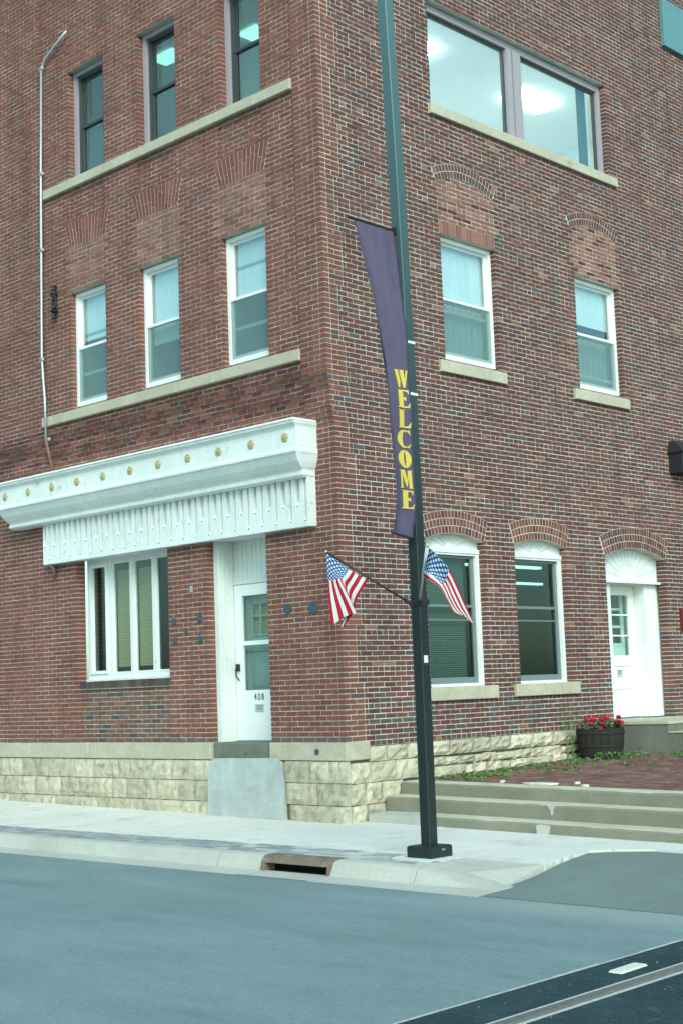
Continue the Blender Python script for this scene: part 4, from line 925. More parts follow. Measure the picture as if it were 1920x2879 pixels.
mb = MB(); mb.fbox('R', 8.165, 8.4, 0.0, 0.03, 1.42, 1.80); mb.fbox('R', 8.18, 8.385, 0.03, 0.04, 1.44, 1.78); o_ = mb.build('wall_plate', 'red_plate', None); o_['label'] = 'dark red metal plate on the side wall right of the door'; o_['category'] = 'plate'

# side stoop
stp = thing('stoop', 'grey concrete landing with a lower step before the white side door', 'stoop', (0.6, 6.7, -0.5))
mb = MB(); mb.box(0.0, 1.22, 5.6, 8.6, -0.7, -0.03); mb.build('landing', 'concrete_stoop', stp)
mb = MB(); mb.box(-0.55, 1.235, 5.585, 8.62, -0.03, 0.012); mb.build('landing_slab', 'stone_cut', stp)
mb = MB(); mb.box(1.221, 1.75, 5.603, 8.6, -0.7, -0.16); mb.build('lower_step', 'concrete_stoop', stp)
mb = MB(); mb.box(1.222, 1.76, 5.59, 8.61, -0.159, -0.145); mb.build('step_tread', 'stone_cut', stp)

# ------------------------------------------------------------------ lamp post with its banner and flags
PC = Vector((3.0, -1.93, 0))
def pole_at(z):
    q = -0.00195 * max(0, z - 1) ** 2; return Vector((PC.x + q * 0.723, PC.y + q * 0.690, z))
post = thing('lamp_post', 'tall square dark green steel lamp post standing at the kerb', 'lamp post', (3.0, -1.93, -1.05))
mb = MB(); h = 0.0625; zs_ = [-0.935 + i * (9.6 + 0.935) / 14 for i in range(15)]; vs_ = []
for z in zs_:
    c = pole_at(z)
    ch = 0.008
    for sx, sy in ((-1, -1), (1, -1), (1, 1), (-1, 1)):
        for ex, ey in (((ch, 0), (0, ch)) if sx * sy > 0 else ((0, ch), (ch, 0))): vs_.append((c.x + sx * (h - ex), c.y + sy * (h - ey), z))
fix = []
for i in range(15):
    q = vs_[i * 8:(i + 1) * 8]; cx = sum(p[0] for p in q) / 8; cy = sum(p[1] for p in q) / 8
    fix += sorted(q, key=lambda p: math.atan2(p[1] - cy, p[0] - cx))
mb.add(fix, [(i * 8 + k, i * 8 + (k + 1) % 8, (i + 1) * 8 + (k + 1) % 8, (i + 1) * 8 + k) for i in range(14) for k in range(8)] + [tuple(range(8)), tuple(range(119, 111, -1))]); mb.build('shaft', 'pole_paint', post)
mb = MB(); mb.box(2.838, 3.162, -2.092, -1.768, -1.045, -0.945); mb.hexa([(2.838, -2.092, -0.945), (3.162, -2.092, -0.945), (3.162, -1.768, -0.945), (2.838, -1.768, -0.945), (2.85, -2.08, -0.93), (3.15, -2.08, -0.93), (3.15, -1.78, -0.93), (2.85, -1.78, -0.93)]); bc = mb.build('base_cover', 'pole_paint', post)
mb = MB()
for q in (-1.93, -1.905): mb.box(3.162, 3.172, q, q + 0.012, -0.975, -0.96)
mb.build('bolt', 'galvanised', bc)
mb = MB(); pts = [(3.0 + 0.33 * math.copysign(abs(math.cos(a)) ** 0.6, math.cos(a)), -1.95 + 0.33 * math.copysign(abs(math.sin(a)) ** 0.6, math.sin(a))) for a in [2 * math.pi * k / 24 for k in range(24)]]
mb.add([(x, y_, -1.045) for x, y_ in pts] + [(x, y_, -1.2) for x, y_ in pts], [tuple(range(24))] + [(k, (k + 1) % 24, 24 + (k + 1) % 24, 24 + k) for k in range(24)]); mb.build('footing', 'concrete_walk', post)
for z in (4.27, 3.715):
    c = pole_at(z); mb = MB(); mb.box(c.x - 0.066, c.x + 0.066, c.y - 0.066, c.y + 0.066, z - 0.013, z + 0.013); mb.build('band', 'white_frame', post)
mb = MB(); mb.box(3.0625, 3.0645, -1.965, -1.905, 0.91, 0.985); mb.build('sticker', 'white_frame', post)
ZB = 1.53
mb = MB(); mb.box(2.925, 3.075, -2.005, -1.855, ZB - 0.03, ZB + 0.03); mb.tube([(2.95, -1.98, ZB - 0.01), (2.90, -2.03, ZB + 0.03)], 0.022); mb.tube([(3.05, -1.98, ZB - 0.01), (3.10, -2.03, ZB + 0.03)], 0.022); mb.build('flag_bracket', 'black_iron', post)

# banner: ruled surface between two rods, lower rod swung by the wind
ban = thing('street_banner', 'long purple cloth banner with yellow WELCOME lettering hanging from the lamp post', 'banner', (2.98, -2.2, 2.2))
ztop, zbot = 5.47, 2.20
T0 = pole_at(ztop) + Vector((-0.02, -0.07, 0)); B0 = pole_at(zbot) + Vector((-0.01, -0.07, 0))
tdir = Vector((-0.03, -1, 0.02)).normalized(); bdir = Vector((math.sin(math.radians(23)), -math.cos(math.radians(23)), 0.01)).normalized()
BW = 0.61; B0 = pole_at(zbot) + Vector((0.03, -0.075, 0))
def sm(t): t = max(0, min(1, t)); return t * t * (3 - 2 * t)
def table(t, xs_, ys_):
    for a, b, p, q in zip(xs_, xs_[1:], ys_, ys_[1:]):
        if t <= b: return lerp(p, q, (t - a) / (b - a))
    return ys_[-1]
def ban_pt(u_, v_, lift=0.0):
    v_ = max(0, min(1, v_)); z = lerp(ztop, zbot, v_); c = pole_at(z)
    xo = table(v_, (0, 0.15, 0.36, 0.9, 1), (-0.02, 0.02, 0.07, 0.085, 0.04)); a = table(v_, (0, 0.3, 0.36, 0.62, 0.8, 0.9, 0.96, 1), (0.61, 0.45, 0.42, 0.345, 0.315, 0.30, 0.315, 0.37))
    s_ = u_ * BW; p = Vector((c.x + xo, c.y - 0.072, z)); n = 12; ang = 0
    for i in range(n):
        q = (i + 0.5) / n * s_; ang = 0.80 * sm((q - a + 0.10) / 0.20) if a < 0.6 else 0.0
        p += Vector((math.sin(ang), -math.cos(ang), 0)) * (s_ / n)
    t = sm((v_ - 0.93) / 0.07); p = p.lerp(B0 + bdir * s_ + Vector((0, 0, z - zbot)), t); ang = lerp(ang, 0.40, t)
    wob = (0.012 * math.sin(u_ * 7 + v_ * 4) + 0.009 * math.sin(v_ * 23 + u_ * 3) + 0.005 * math.sin(u_ * 21 + v_ * 11)) * math.sin(v_ * math.pi) + 0.006 * math.sin(u_ * 25) * math.exp(-v_ * 9)
    nrm = Vector((math.cos(ang), math.sin(ang), 0)); return p + nrm * (wob - lift)
mb = MB(); nu, nv = 14, 60
vs_ = [tuple(ban_pt(i / nu, j / nv)) for j in range(nv + 1) for i in range(nu + 1)] + [tuple(ban_pt(i / nu, j / nv, -0.004)) for j in range(nv + 1) for i in range(nu + 1)]
k = nu + 1; o = k * (nv + 1)
fs_ = [(j * k + i, j * k + i + 1, (j + 1) * k + i + 1, (j + 1) * k + i) for j in range(nv) for i in range(nu)]; fs_ += [tuple(q + o for q in f[::-1]) for f in fs_]
fs_ += [(j * k, (j + 1) * k, (j + 1) * k + o, j * k + o) for j in range(nv)] + [(j * k + nu, (j + 1) * k + nu, (j + 1) * k + nu + o, j * k + nu + o) for j in range(nv)]
mb.add(vs_, fs_); cl = mb.build('cloth', 'banner_purple', ban, smooth=True)
for (p, dv, z) in ((T0, tdir, 0.012), (B0, bdir, -0.012)):
    mb = MB(); a = p - dv * 0.05 + Vector((0, 0, z)); mb.tube([a, p + dv * (BW + 0.06) + Vector((0, 0, z))], 0.014); mb.box(p.x - 0.03, p.x + 0.03, p.y - 0.01, p.y + 0.06, p.z + z - 0.04, p.z + z + 0.04); mb.build('rod', 'black_iron', ban)
# lettering: thick display capitals with flared strokes, mapped on the cloth
GL = {
 'W': [[(0.0, 1), (0.30, 1), (0.42, 0.35), (0.36, 0.0), (0.27, 0.0)], [(0.40, 1), (0.66, 1), (0.74, 0.35), (0.68, 0), (0.60, 0), (0.46, 0.62)], [(0.84, 1), (1.0, 1), (0.72, 0), (0.68, 0.1)]],
 'E': [[(0.05, 0), (0.2, 0.06), (0.2, 0.94), (0.05, 1), (0.55, 1), (0.55, 0)], [(0.55, 1), (0.95, 1), (0.92, 0.74), (0.80, 0.90), (0.55, 0.93)], [(0.55, 0.55), (0.72, 0.62), (0.72, 0.38), (0.55, 0.46)], [(0.55, 0), (0.95, 0), (1.0, 0.30), (0.84, 0.10), (0.55, 0.07)]],
 'L': [[(0.05, 0), (0.2, 0.06), (0.2, 0.94), (0.05, 1), (0.70, 1), (0.55, 0.94), (0.55, 0)], [(0.55, 0), (0.95, 0), (1.0, 0.34), (0.84, 0.12), (0.55, 0.07)]],
 'M': [[(0.0, 0), (0.1, 0.05), (0.12, 0.95), (0.0, 1), (0.30, 1), (0.22, 0.9), (0.22, 0.06), (0.32, 0)], [(0.14, 1), (0.40, 1), (0.60, 0.32), (0.48, 0.05)], [(0.76, 1), (0.56, 0.18), (0.52, 0.1), (0.66, 1)], [(0.64, 0), (0.70, 0.05), (0.66, 0.95), (0.66, 1), (1.0, 1), (0.92, 0.95), (0.92, 0.05), (1.0, 0)]],
}
def ell(a0, a1, rx0, ry0, rx1, ry1, n=14, dx0=0.0):
    out = []
    for i in range(n):
        p = []
        for a, (rx, ry, dx) in ((lerp(a0, a1, i / n), (rx0, ry0, dx0)), (lerp(a0, a1, (i + 1) / n), (rx0, ry0, dx0)), (lerp(a0, a1, (i + 1) / n), (rx1, ry1, 0)), (lerp(a0, a1, i / n), (rx1, ry1, 0))): p.append((0.5 + dx + rx * math.cos(math.radians(a)), 0.5 + ry * math.sin(math.radians(a))))
        out.append(p)
    return out
GL['O'] = ell(0, 360, 0.09, 0.40, 0.48, 0.5, 24); GL['C'] = ell(60, 300, 0.16, 0.42, 0.48, 0.5, 18, 0.06) + [[(0.70, 0.97), (0.88, 1.0), (0.93, 0.70), (0.84, 0.82)], [(0.70, 0.03), (0.84, 0.14), (0.98, 0.25), (0.88, 0.02)]]
zt, zb_ = 3.945, 2.465; LH = (zt - zb_) / 7
for i, ch in enumerate('WELCOME'):
    mb = MB(); z1 = zt - i * LH; hh = LH * 0.9; ww = 0.182 + 0.006 * i
    for poly in GL[ch]:
        vs_ = []
        for px_, pz_ in poly:
            z = z1 - hh + pz_ * hh; v_ = (ztop - z) / (ztop - zbot); u_ = (0.03 + ww - px_ * ww) / BW; vs_.append((u_, v_))
        A = [tuple(ban_pt(u_, v_, -0.010)) for u_, v_ in vs_]; Bq = [tuple(ban_pt(u_, v_, -0.004)) for u_, v_ in vs_]; A2 = [tuple(ban_pt(u_, v_, 0.006)) for u_, v_ in vs_]; B2 = [tuple(ban_pt(u_, v_, 0.0)) for u_, v_ in vs_]; n = len(vs_)
        for P_, Q_ in ((A, Bq), (A2, B2)): mb.add(P_ + Q_, [tuple(range(n))] + [(q, (q + 1) % n, n + (q + 1) % n, n + q) for q in range(n)])
    mb.build('letter', 'banner_yellow', cl)

# flags
def flag_mat():
    m = bpy.data.materials.new('flag_print'); m.use_nodes = True; MATS['flag_print'] = m; N = m.node_tree.nodes; L = m.node_tree.links; bs = N['Principled BSDF']; bs.inputs['Roughness'].default_value = 0.85; bs.inputs['Specular IOR Level'].default_value = 0.1
    uv = N.new('ShaderNodeUVMap'); sp = N.new('ShaderNodeSeparateXYZ'); L.new(uv.outputs[0], sp.inputs[0])
    def math_(op, a, b=None):
        n = N.new('ShaderNodeMath'); n.operation = op
        for i, q in enumerate((a, b)):
            if q is None: continue
            if isinstance(q, (int, float)): n.inputs[i].default_value = q
            else: L.new(q, n.inputs[i])
        return n.outputs[0]
    U, V = sp.outputs[0], sp.outputs[1]
    st = math_('MODULO', math_('FLOOR', math_('MULTIPLY', V, 13)), 2)           # 0 red, 1 white
    can = math_('MULTIPLY', math_('LESS_THAN', U, 0.4), math_('LESS_THAN', V, 7 / 13))
    gx = math_('MULTIPLY', U, 11 / 0.4 / 2); gy = math_('MULTIPLY', V, 9 * 13 / 7 / 2)
    def dots(ox, oy):
        fx = math_('SUBTRACT', math_('FRACT', math_('ADD', gx, ox)), 0.5); fy = math_('SUBTRACT', math_('FRACT', math_('ADD', gy, oy)), 0.5)
        r2 = math_('ADD', math_('POWER', math_('MULTIPLY', fx, 1.0), 2), math_('POWER', fy, 2)); return math_('LESS_THAN', r2, 0.055)
    star = math_('MAXIMUM', dots(0.0, 0.0), dots(0.5, 0.5))
    def mixc(f, a, b):
        x = N.new('ShaderNodeMix'); x.data_type = 'RGBA'; L.new(f, x.inputs[0])
        for i, q in ((6, a), (7, b)):
            if isinstance(q, tuple): x.inputs[i].default_value = (*q, 1)
            else: L.new(q, x.inputs[i])
        return x.outputs[2]
    W, RD, BL = (0.72, 0.71, 0.70), (0.50, 0.02, 0.045), (0.03, 0.09, 0.26)
    c = mixc(can, mixc(st, RD, W), mixc(star, BL, (0.6, 0.66, 0.72)))
    L.new(c, bs.inputs['Base Color'])
    tr = N.new('ShaderNodeBsdfTranslucent'); L.new(c, tr.inputs[0]); mx = N.new('ShaderNodeMixShader'); mx.inputs[0].default_value = 0.3
    o = N['Material Output']; L.new(bs.outputs[0], mx.inputs[1]); L.new(tr.outputs[0], mx.inputs[2]); L.new(mx.outputs[0], o.inputs[0])
flag_mat()
def spline(rows, t):
    n = len(rows) - 1; x = t * n; i = min(int(x), n - 1); f = x - i; P = lambda k: rows[max(0, min(n, k))]
    p0, p1, p2, p3 = P(i - 1), P(i), P(i + 1), P(i + 2)
    return 0.5 * ((2 * p1) + (p2 - p0) * f + (2 * p0 - 5 * p1 + 4 * p2 - p3) * f * f + (3 * p1 - p0 - 3 * p2 + p3) * f ** 3)
def cloth_flag(grid, parent, nu=40, nv=26, vmax=1.0):
    """grid[v][u] of world points; v 0 at the staff tip, u 0 at the staff"""
    me = bpy.data.meshes.new('cloth'); vs_ = []; uvs = []
    for j in range(nv + 1):
        for i in range(nu + 1):
            row = [spline(g, i / nu) for g in grid]; p = spline(row, j / nv); vs_.append(p); uvs.append((i / nu, (j / nv * 0.998 + 0.001) * vmax))
    org = vs_[0].copy(); k = nu + 1
    fs_ = [(j * k + i, j * k + i + 1, (j + 1) * k + i + 1, (j + 1) * k + i) for j in range(nv) for i in range(nu)]
    me.from_pydata([tuple(p - org) for p in vs_], [], fs_); ul = me.uv_layers.new(name='UVMap')
    for l in me.loops: ul.data[l.index].uv = uvs[l.vertex_index]
    me.materials.append(MATS['flag_print']); me.polygons.foreach_set('use_smooth', [True] * len(me.polygons))
    o = bpy.data.objects.new('cloth', me); col.objects.link(o); place(o, org, parent)
    sd_ = o.modifiers.new('thick', 'SOLIDIFY'); sd_.thickness = 0.002
    return o
def ray_on(px, py, p0, nrm):
    """photo pixel to a point on a real plane through p0"""
    d_ = _r * ((px - 1005) / CAM_F) - _u * ((py - 1480) / CAM_F) + _fw; return CAM_POS + d_ * ((p0 - CAM_POS).dot(nrm) / d_.dot(nrm))
f1 = thing('us_flag', 'small stars and stripes flag hanging limp from the left staff on the lamp post', 'flag', (2.90, -2.03, ZB), 'flags on the lamp post')
s0 = Vector((2.90, -2.03, ZB + 0.03)); dir1 = Vector((-0.70, -0.71, 0)).normalized(); nrm1 = Vector((dir1.y, -dir1.x, 0)).normalized()
if nrm1.dot(CAM_POS - s0) < 0: nrm1 = -nrm1
tip = ray_on(850 + 262 / 3.92, 1450 + 398 / 3.92, s0, nrm1)
mb = MB(); mb.tube([s0, tip + (tip - s0).normalized() * 0.01], 0.011, 10); mb.build('staff', 'black_iron', f1, smooth=True)
mb = MB(); mb.lathe(tip, [(0, -0.012), (0.014, -0.008), (0.017, 0), (0.014, 0.012), (0, 0.018)], 10); mb.build('finial', 'galvanised', f1, smooth=True)
g1 = [  # (crop x, crop y, offset towards the viewer), rows v = 0, .27, .54, .77, 1
 [(262, 402, 0), (268, 560, .02), (280, 715, .02), (288, 880, .03), (302, 1050, .05), (322, 1225, .05)],
 [(380, 490, 0), (355, 600, .035), (350, 708, .045), (385, 850, .05), (430, 985, .06), (470, 1115, .06)],
 [(498, 580, 0), (462, 640, .05), (428, 700, .07), (485, 830, .08), (545, 960, .085), (603, 1085, .08)],
 [(608, 646, 0), (560, 730, .015), (510, 815, .02), (505, 930, .0), (480, 1040, -.01), (455, 1150, -.01)],
 [(720, 714, 0), (660, 810, .0), (598, 925, .0), (560, 1050, -.03), (500, 1160, -.04), (430, 1275, -.03)]]
cloth_flag([[ray_on(850 + x / 3.92, 1450 + y_ / 3.92, s0 + nrm1 * q, nrm1) for x, y_, q in row] for row in g1], f1)
f2 = thing('us_flag', 'small stars and stripes flag blowing to the right of the lamp post', 'flag', (3.10, -2.03, ZB), 'flags on the lamp post')
s0 = Vector((3.10, -2.03, ZB + 0.03)); dir2 = Vector((0.74, -0.67, 0)).normalized()
tip2 = s0 + dir2 * 0.80 + Vector((0, 0, 0.47)); hst = s0.lerp(tip2, 0.44)
mb = MB(); mb.tube([s0, tip2], 0.011, 10); mb.build('staff', 'galvanised', f2, smooth=True)
mb = MB(); mb.lathe(tip2, [(0, -0.012), (0.014, -0.008), (0.017, 0), (0.014, 0.012), (0, 0.018)], 10); mb.build('finial', 'galvanised', f2, smooth=True)
mb = MB(); mb.tube([hst, tip2 - (tip2 - s0) * 0.02], 0.0165, 10); mb.build('sleeve', 'white_frame', f2, smooth=True)
nrm2 = -_fw
def fpt(x, y_, base, q): return ray_on(x * 1920 / 1568, y_ * 1920 / 1568, base + nrm2 * q, nrm2)
def along(a, b, v): return a.lerp(b, v)
g2 = []
pix = [[(1000, 1272, .02), (1030, 1306, .05), (1052, 1350, .0), (1070, 1393, -.03), (1088, 1433, -.03)],
       [(997, 1290, -.01), (1026, 1322, .02), (1045, 1362, .03), (1062, 1398, .0), (1082, 1430, -.02)],
       [(992, 1306, -.02), (1021, 1336, -.02), (1038, 1372, .03), (1054, 1402, .02), (1075, 1424, -.01)],
       [(988, 1317, .0), (1015, 1343, -.01), (1032, 1377, .01), (1047, 1403, .02), (1069, 1418, .0)],
       [(984, 1331, .02), (1010, 1351, .01), (1027, 1382, -.02), (1042, 1406, .01), (1063, 1413, .0)]]
for v, row in enumerate(pix):
    hp = tip2.lerp(hst, v / 4 * 0.98 + 0.02); g2.append([hp] + [fpt(x, y_, tip2.lerp(hst, 0.35), q + 0.02 * v) for x, y_, q in row])
cloth_flag(g2, f2, vmax=0.7)

# ------------------------------------------------------------------ storm drain in the kerb
dr_ = thing('storm_drain', 'rusty cast iron storm drain inlet set into the kerb', 'drain', (1.78, -2.6, -1.2))
mb = MB(); x0, x1 = 1.252, 2.308
def dprof(x): return [(-2.41, -1.25), (-2.41, -1.043), (-2.52, -1.043), (-2.58, -1.052), (-2.615, -1.075), (-2.635, -1.105)]
vs_ = [(x, a, b) for x in (x0, x1) for a, b in dprof(x)]; mb.add(vs_, [(i, i + 1, 7 + i, 6 + i) for i in range(5)] + [tuple(range(6)), tuple(range(11, 5, -1))])
for a, b in ((x0, 1.315), (2.235, x1)): mb.hexa([(a, -2.66, -1.21), (b, -2.66, -1.21), (b, -2.5, -1.21), (a, -2.5, -1.21), (a, -2.632, -1.10), (b, -2.632, -1.10), (b, -2.5, -1.10), (a, -2.5, -1.10)])
mb.hexa([(1.315, -2.642, -1.116), (2.235, -2.642, -1.116), (2.235, -2.5, -1.116), (1.315, -2.5, -1.116), (1.315, -2.634, -1.104), (2.235, -2.634, -1.104), (2.235, -2.5, -1.104), (1.315, -2.5, -1.104)])
mb.build('casting', 'rust_cast', dr_)
mb = MB(); mb.add([(1.31, -2.6, -1.2), (2.24, -2.6, -1.2), (2.24, -2.42, -1.2), (1.31, -2.42, -1.2), (1.31, -2.6, -1.1), (2.24, -2.6, -1.1), (2.24, -2.42, -1.1), (1.31, -2.42, -1.1)], [(0, 1, 2, 3), (3, 2, 6, 7), (4, 5, 6, 7), (0, 3, 7, 4), (1, 2, 6, 5)]); mb.build('inlet', 'drain_dark', dr_)
mb = MB(); mb.add([(1.25, -3.0, -1.2005), (2.31, -3.0, -1.2005), (2.31, -2.60, -1.202), (1.25, -2.60, -1.202)], [(0, 1, 2, 3)]); mb.build('gutter', 'concrete_kerb', None, kind='structure')

# ------------------------------------------------------------------ railway crossing
RX = 7.635
rl = thing('railway_rail', 'worn steel railway rail set between dark rubber crossing panels', 'rail', (RX, -6, ROAD_Z))
mb = MB(); mb.box(RX - 0.036, RX + 0.036, -40, 30, ROAD_Z + 0.0, ROAD_Z + 0.028); mb.build('rail_head', 'rail_steel', rl)
for a, b in ((RX - 0.085, RX - 0.04), (RX + 0.04, RX + 0.085)):
    mb = MB(); mb.box(a, b, -40, 30, ROAD_Z + 0.0, ROAD_Z + (0.018 if a < RX else 0.012)); mb.build('flangeway_strip', 'panel_edge', rl)
def cpanel(x0, x1, y0, y1, lab):
    t = thing('crossing_panel', lab, 'crossing panel', ((x0 + x1) / 2, (y0 + y1) / 2, ROAD_Z), 'rubber panels of the railway crossing')
    mb = MB(); mb.box(x0, x1, y0 + 0.006, y1 - 0.006, ROAD_Z + 0.001, ROAD_Z + 0.016); mb.build('slab', 'rubber', t)
    mb = MB(); y_ = y0 + 0.03
    while y_ < y1 - 0.05: mb.box(x0 + 0.02, x1 - 0.02, y_, y_ + 0.022, ROAD_Z + 0.016, ROAD_Z + 0.020); y_ += 0.05
    mb.build('tread_ribs', 'rubber', t, kind='stuff')
    return t
cpanel(7.135, RX - 0.088, -4.75, -2.9, 'narrow rubber crossing panel at the right edge, ribs showing')
cpanel(7.135, RX - 0.088, -6.6, -4.75, 'narrow dusty rubber crossing panel left of the rail, nearest the lamp post')
cpanel(7.135, RX - 0.088, -8.45, -6.6, 'narrow rubber crossing panel running off the bottom edge')
cpanel(RX + 0.088, 8.85, -4.75, -2.9, 'wide rubber crossing panel right of the rail, far one')
cpanel(RX + 0.088, 8.85, -6.6, -4.75, 'wide rubber crossing panel right of the rail in the bottom corner')
mb = MB()
for y_ in range(-60, 40): mb.box(7.105 + R.uniform(-0.006, 0.006), 7.133, y_ * 0.5 + 0.0, y_ * 0.5 + 0.5, ROAD_Z + 0.0, ROAD_Z + 0.014 + R.uniform(-0.002, 0.002))
eb = mb.build('panel_edging', 'panel_edge', None); eb['label'] = 'thin pale edging strip between asphalt and rubber crossing'; eb['category'] = 'edging'
mb = MB(); mb.hexa([(7.34, -5.22, ROAD_Z + 0.021), (7.44, -5.22, ROAD_Z + 0.021), (7.43, -4.90, ROAD_Z + 0.021), (7.33, -4.90, ROAD_Z + 0.021), (7.345, -5.21, ROAD_Z + 0.034), (7.435, -5.21, ROAD_Z + 0.032), (7.425, -4.91, ROAD_Z + 0.034), (7.335, -4.91, ROAD_Z + 0.034)])
o_ = mb.build('wood_scrap', 'pale_debris', None); o_['label'] = 'pale flat scrap of board lying beside the rail'; o_['category'] = 'scrap'
mb = MB()
for _ in range(70):
    x, y_ = R.uniform(7.18, 8.6), R.uniform(-8, -3.2)
    if abs(x - RX) < 0.1: continue
    s = R.uniform(0.003, 0.009); z = ROAD_Z + 0.02; mb.add([(x - s, y_, z), (x, y_ - s, z), (x + s, y_, z), (x, y_ + s, z), (x, y_, z + s)], [(0, 1, 4), (1, 2, 4), (2, 3, 4), (3, 0, 4)])
mb.build('gravel', 'concrete_step', None, kind='stuff', label='scattered pale gravel bits on the crossing', category='gravel')

# ------------------------------------------------------------------ barrel planter and flowers
BX, BY = 0.47, 4.93; BZ = ter_z(BX, BY)
bp = thing('barrel_planter', 'dark wooden half barrel planter holding red geraniums beside the stoop', 'planter', (BX, BY, BZ))
ns = 20; bprof = [(0.300, 0.0), (0.325, 0.12), (0.342, 0.25), (0.350, 0.36), (0.352, 0.44)]
for i in range(ns):
    a0 = 2 * math.pi * i / ns + 0.008; a1 = 2 * math.pi * (i + 1) / ns - 0.008; mb = MB(); vs_ = []; jr = R.uniform(-0.003, 0.003)
    for rr, z in bprof:
        for dr2, a in ((0, a0), (0, a1), (-0.028, a1), (-0.028, a0)): vs_.append((BX + (rr + jr + dr2) * math.cos(a), BY + (rr + jr + dr2) * math.sin(a), BZ + z + (R.uniform(-0.006, 0.006) if z > 0.43 else 0)))
    mb.add(vs_, [(j * 4 + q, j * 4 + (q + 1) % 4, (j + 1) * 4 + (q + 1) % 4, (j + 1) * 4 + q) for j in range(4) for q in range(4)] + [(0, 1, 2, 3), (19, 18, 17, 16)]); mb.build('stave', 'stave_wood', bp)
for z, rr in ((0.05, 0.316), (0.17, 0.338), (0.36, 0.356)):
    mb = MB(); mb.lathe((BX, BY, BZ + z), [(rr, 0), (rr + 0.004, 0.0), (rr + 0.009, 0.035), (rr + 0.004, 0.035)], 40); mb.build('hoop', 'hoop_iron', bp, smooth=False)
mb = MB(); mb.lathe((BX, BY, BZ + 0.40), [(0, 0.01), (0.2, 0.006), (0.33, 0)], 24); mb.build('soil', 'soil', bp)
mb = MB(); mb.lathe((BX, BY, BZ + 0.01), [(0, 0), (0.29, 0)], 24); mb.build('bottom', 'stave_wood', bp)
def leaf_quad(mb, c, nrm, s):
    nrm = nrm.normalized(); a = nrm.orthogonal().normalized(); b = nrm.cross(a); ang = R.uniform(0, 6.28); a, b = a * math.cos(ang) + b * math.sin(ang), b * math.cos(ang) - a * math.sin(ang)
    P_ = [c + a * s * math.cos(k * 1.047) * (1 if k else 0.5) + b * s * math.sin(k * 1.047) + nrm * (R.uniform(-0.15, 0.15) * s) for k in range(6)]; mb.add(P_, [(0, 1, 2, 3, 4, 5)])
def geranium(px_, py_, heads, lab, spread=0.10, nleaf=80):
    base_ = Vector((px_, py_, BZ + 0.405)); t = thing('geranium', lab, 'flower', base_, 'geraniums in the barrel')
    mb = MB()
    for _ in range(nleaf):
        c = base_ + Vector((R.gauss(0, spread), R.gauss(0, spread), R.uniform(0.01, 0.14)))
        rr = Vector((c.x - BX, c.y - BY)); 
        if rr.length > 0.31: c.x = BX + rr.x / rr.length * 0.30; c.y = BY + rr.y / rr.length * 0.30
        leaf_quad(mb, c, Vector((R.uniform(-0.7, 0.9), R.uniform(-0.9, 0.5), 1)), R.uniform(0.022, 0.04))
    mb.build('leaves', 'leaf', t)
    for hx, hy, hz, hr in heads:
        hc = Vector((hx, hy, BZ + 0.40 + hz)); mb = MB(); mb.tube([base_, base_.lerp(hc, 0.5) + Vector((R.uniform(-0.02, 0.02), 0, 0.03)), hc], 0.005, 6); mb.build('stem', 'stem_green', t)
        mb = MB()
        for _ in range(46):
            v = Vector((R.gauss(0, 1), R.gauss(0, 1), R.gauss(0.25, 0.8))).normalized(); leaf_quad(mb, hc + Vector((v.x, v.y, v.z * 0.7)) * hr * R.uniform(0.6, 1.0), v + Vector((R.uniform(-.4, .4), R.uniform(-.4, .4), 0)), R.uniform(0.014, 0.024))
        mb.build('flower', 'petal_red', t)
lat = Vector((0.723, 0.690, 0))
def at(lx, dep=0.0): p = Vector((BX, BY, 0)) + lat * lx + Vector((0.68, -0.72, 0)) * dep; return p.x, p.y
def hd(lx, hz, hr=0.045, dep=0.05): x, y_ = at(lx, dep); return (x, y_, hz, hr)
geranium(*at(-0.17), [hd(-0.205, 0.175), hd(-0.10, 0.175, 0.05), hd(-0.13, 0.115, 0.04)], 'red geranium at the left side of the barrel with two tall heads', nleaf=40)
geranium(*at(0.04), [hd(0.03, 0.17, 0.05), hd(0.09, 0.19, 0.042), hd(0.035, 0.10, 0.045), hd(-0.02, 0.03, 0.042, 0.2)], 'red geranium in the middle of the barrel, a head drooping over the rim')
geranium(*at(0.2), [hd(0.275, 0.195, 0.04), hd(0.24, 0.115, 0.045), hd(0.31, 0.11, 0.045)], 'red geranium at the right side of the barrel against the white door', nleaf=50)
# tall wispy weed behind the barrel
tw = thing('tall_weed', 'tall wispy green weed growing against the brick behind the barrel', 'plant', (0.16, 4.62, ter_z(0.1, 4.62)))
for k in range(6):
    x0, y0 = 0.14 + R.uniform(-0.04, 0.05), 4.70 + R.uniform(-0.10, 0.10); hgt = R.uniform(0.6, 0.85); mb = MB(); lx, ly = R.uniform(-0.02, 0.08), R.uniform(-0.1, 0.08); z0 = ter_z(x0, y0)
    pts = [Vector((x0 + lx * t * t, y0 + ly * t * t, z0 + hgt * t)) for t in (0, .25, .5, .75, 1)]; mb.tube(pts, 0.005, 5, r2=0.0015)
    s_ = mb.build('stem', 'stem_green', tw); mb = MB()
    for _ in range(12): t = R.uniform(0.3, 1); leaf_quad(mb, pts[0].lerp(pts[4], t) + Vector((R.uniform(-.03, .03), R.uniform(-.03, .03), 0)), Vector((R.uniform(-1, 1), R.uniform(-1, 1), 0.6)), R.uniform(0.006, 0.016))
    mb.build('leaves', 'leaf_weed', s_)
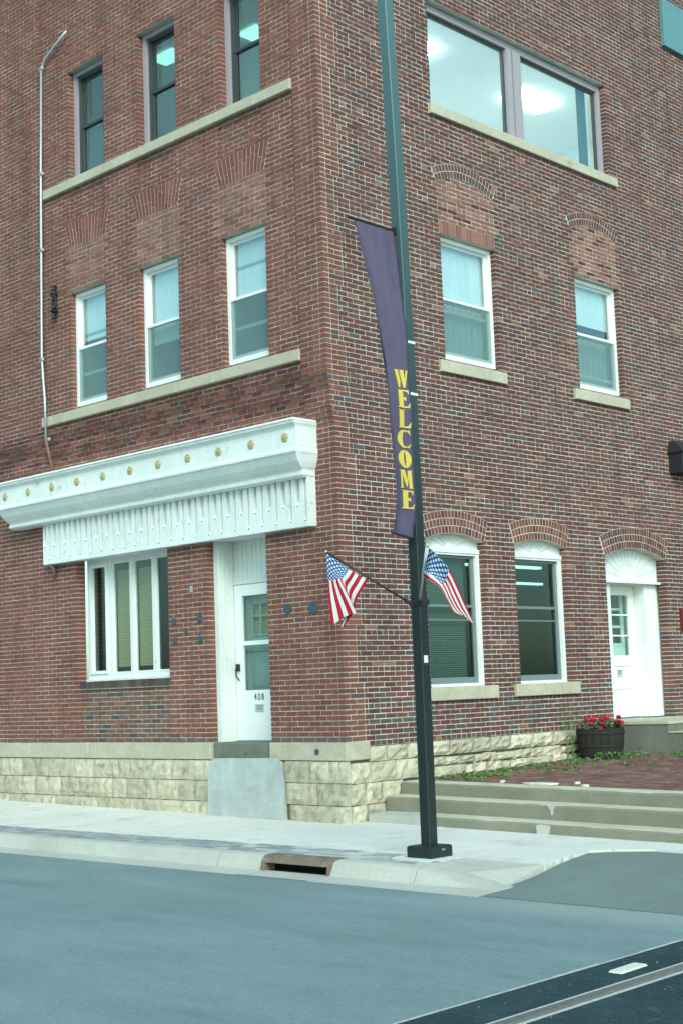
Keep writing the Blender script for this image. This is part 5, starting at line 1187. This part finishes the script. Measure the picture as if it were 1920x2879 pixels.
# low weeds in the paving joints
mb = MB()
def tuft(x, y_, n, s, h_):
    for _ in range(n):
        c = Vector((x + R.gauss(0, s), y_ + R.gauss(0, s), 0))
        if c.x < 0.07: c.x = 0.07 + R.uniform(0, 0.05)
        c.z = ter_z(c.x, c.y) + R.uniform(0.003, h_); leaf_quad(mb, c, Vector((R.uniform(-1, 1), R.uniform(-1, 1), R.uniform(0.3, 1))), R.uniform(0.008, 0.022))
for _ in range(70):
    y_ = R.uniform(1.4, 4.6); tuft(0.12 + abs(R.gauss(0, 0.55)) * (0.5 + (y_ - 1.4) / 4), y_, R.randrange(6, 18), 0.035, 0.03)
for _ in range(30): tuft(R.uniform(0.3, 1.9), R.uniform(2.6, 4.4), R.randrange(3, 9), 0.03, 0.02)
for _ in range(16): tuft(R.uniform(0.75, 2.4), R.uniform(5.3, 5.54), R.randrange(8, 22), 0.04, 0.07)
for x, y_ in ((0.82, 4.62), (0.70, 4.56), (0.90, 4.75), (0.95, 4.95), (1.65, 5.48), (1.70, 5.40)): tuft(x, y_, 40, 0.035, 0.11)
for y_ in (1.5, 1.75, 2.1): tuft(0.5 + R.uniform(0, 0.5), y_, 20, 0.05, 0.03)
mb.build('weeds', 'leaf_weed', None, kind='stuff', label='low green weeds sprouting between the terrace bricks', category='weeds')
# pale mortar crumbs and a bare concrete strip near the terrace edge
for x, y_, sx, sy, lab in ((1.32, 1.46, 0.05, 0.05, 'small pale chunk of stone on the terrace, nearest the post'), (1.95, 1.42, 0.42, 0.10, 'long pale patch of broken mortar along the terrace edge'), (2.35, 1.62, 0.05, 0.06, 'pale stone chip above the mortar patch'), (2.62, 1.38, 0.08, 0.05, 'pale stone chip at the right end of the mortar patch')):
    mb = MB(); n = 9; z = ter_z(x, y_); hgt = min(sx, sy) * 0.5 if sx < 0.2 else 0.02
    top = [(x + sx * math.cos(6.283 * k / n) * R.uniform(0.6, 1), y_ + sy * math.sin(6.283 * k / n) * R.uniform(0.6, 1)) for k in range(n)]
    mb.add([(a, b, z - 0.02) for a, b in top] + [(lerp(x, a, 0.8), lerp(y_, b, 0.8), z + hgt * R.uniform(0.7, 1)) for a, b in top], [tuple(range(n, 2 * n))] + [(k, (k + 1) % n, n + (k + 1) % n, n + k) for k in range(n)])
    o_ = mb.build('stone_chip', 'pale_debris', None); o_['label'] = lab; o_['category'] = 'debris'
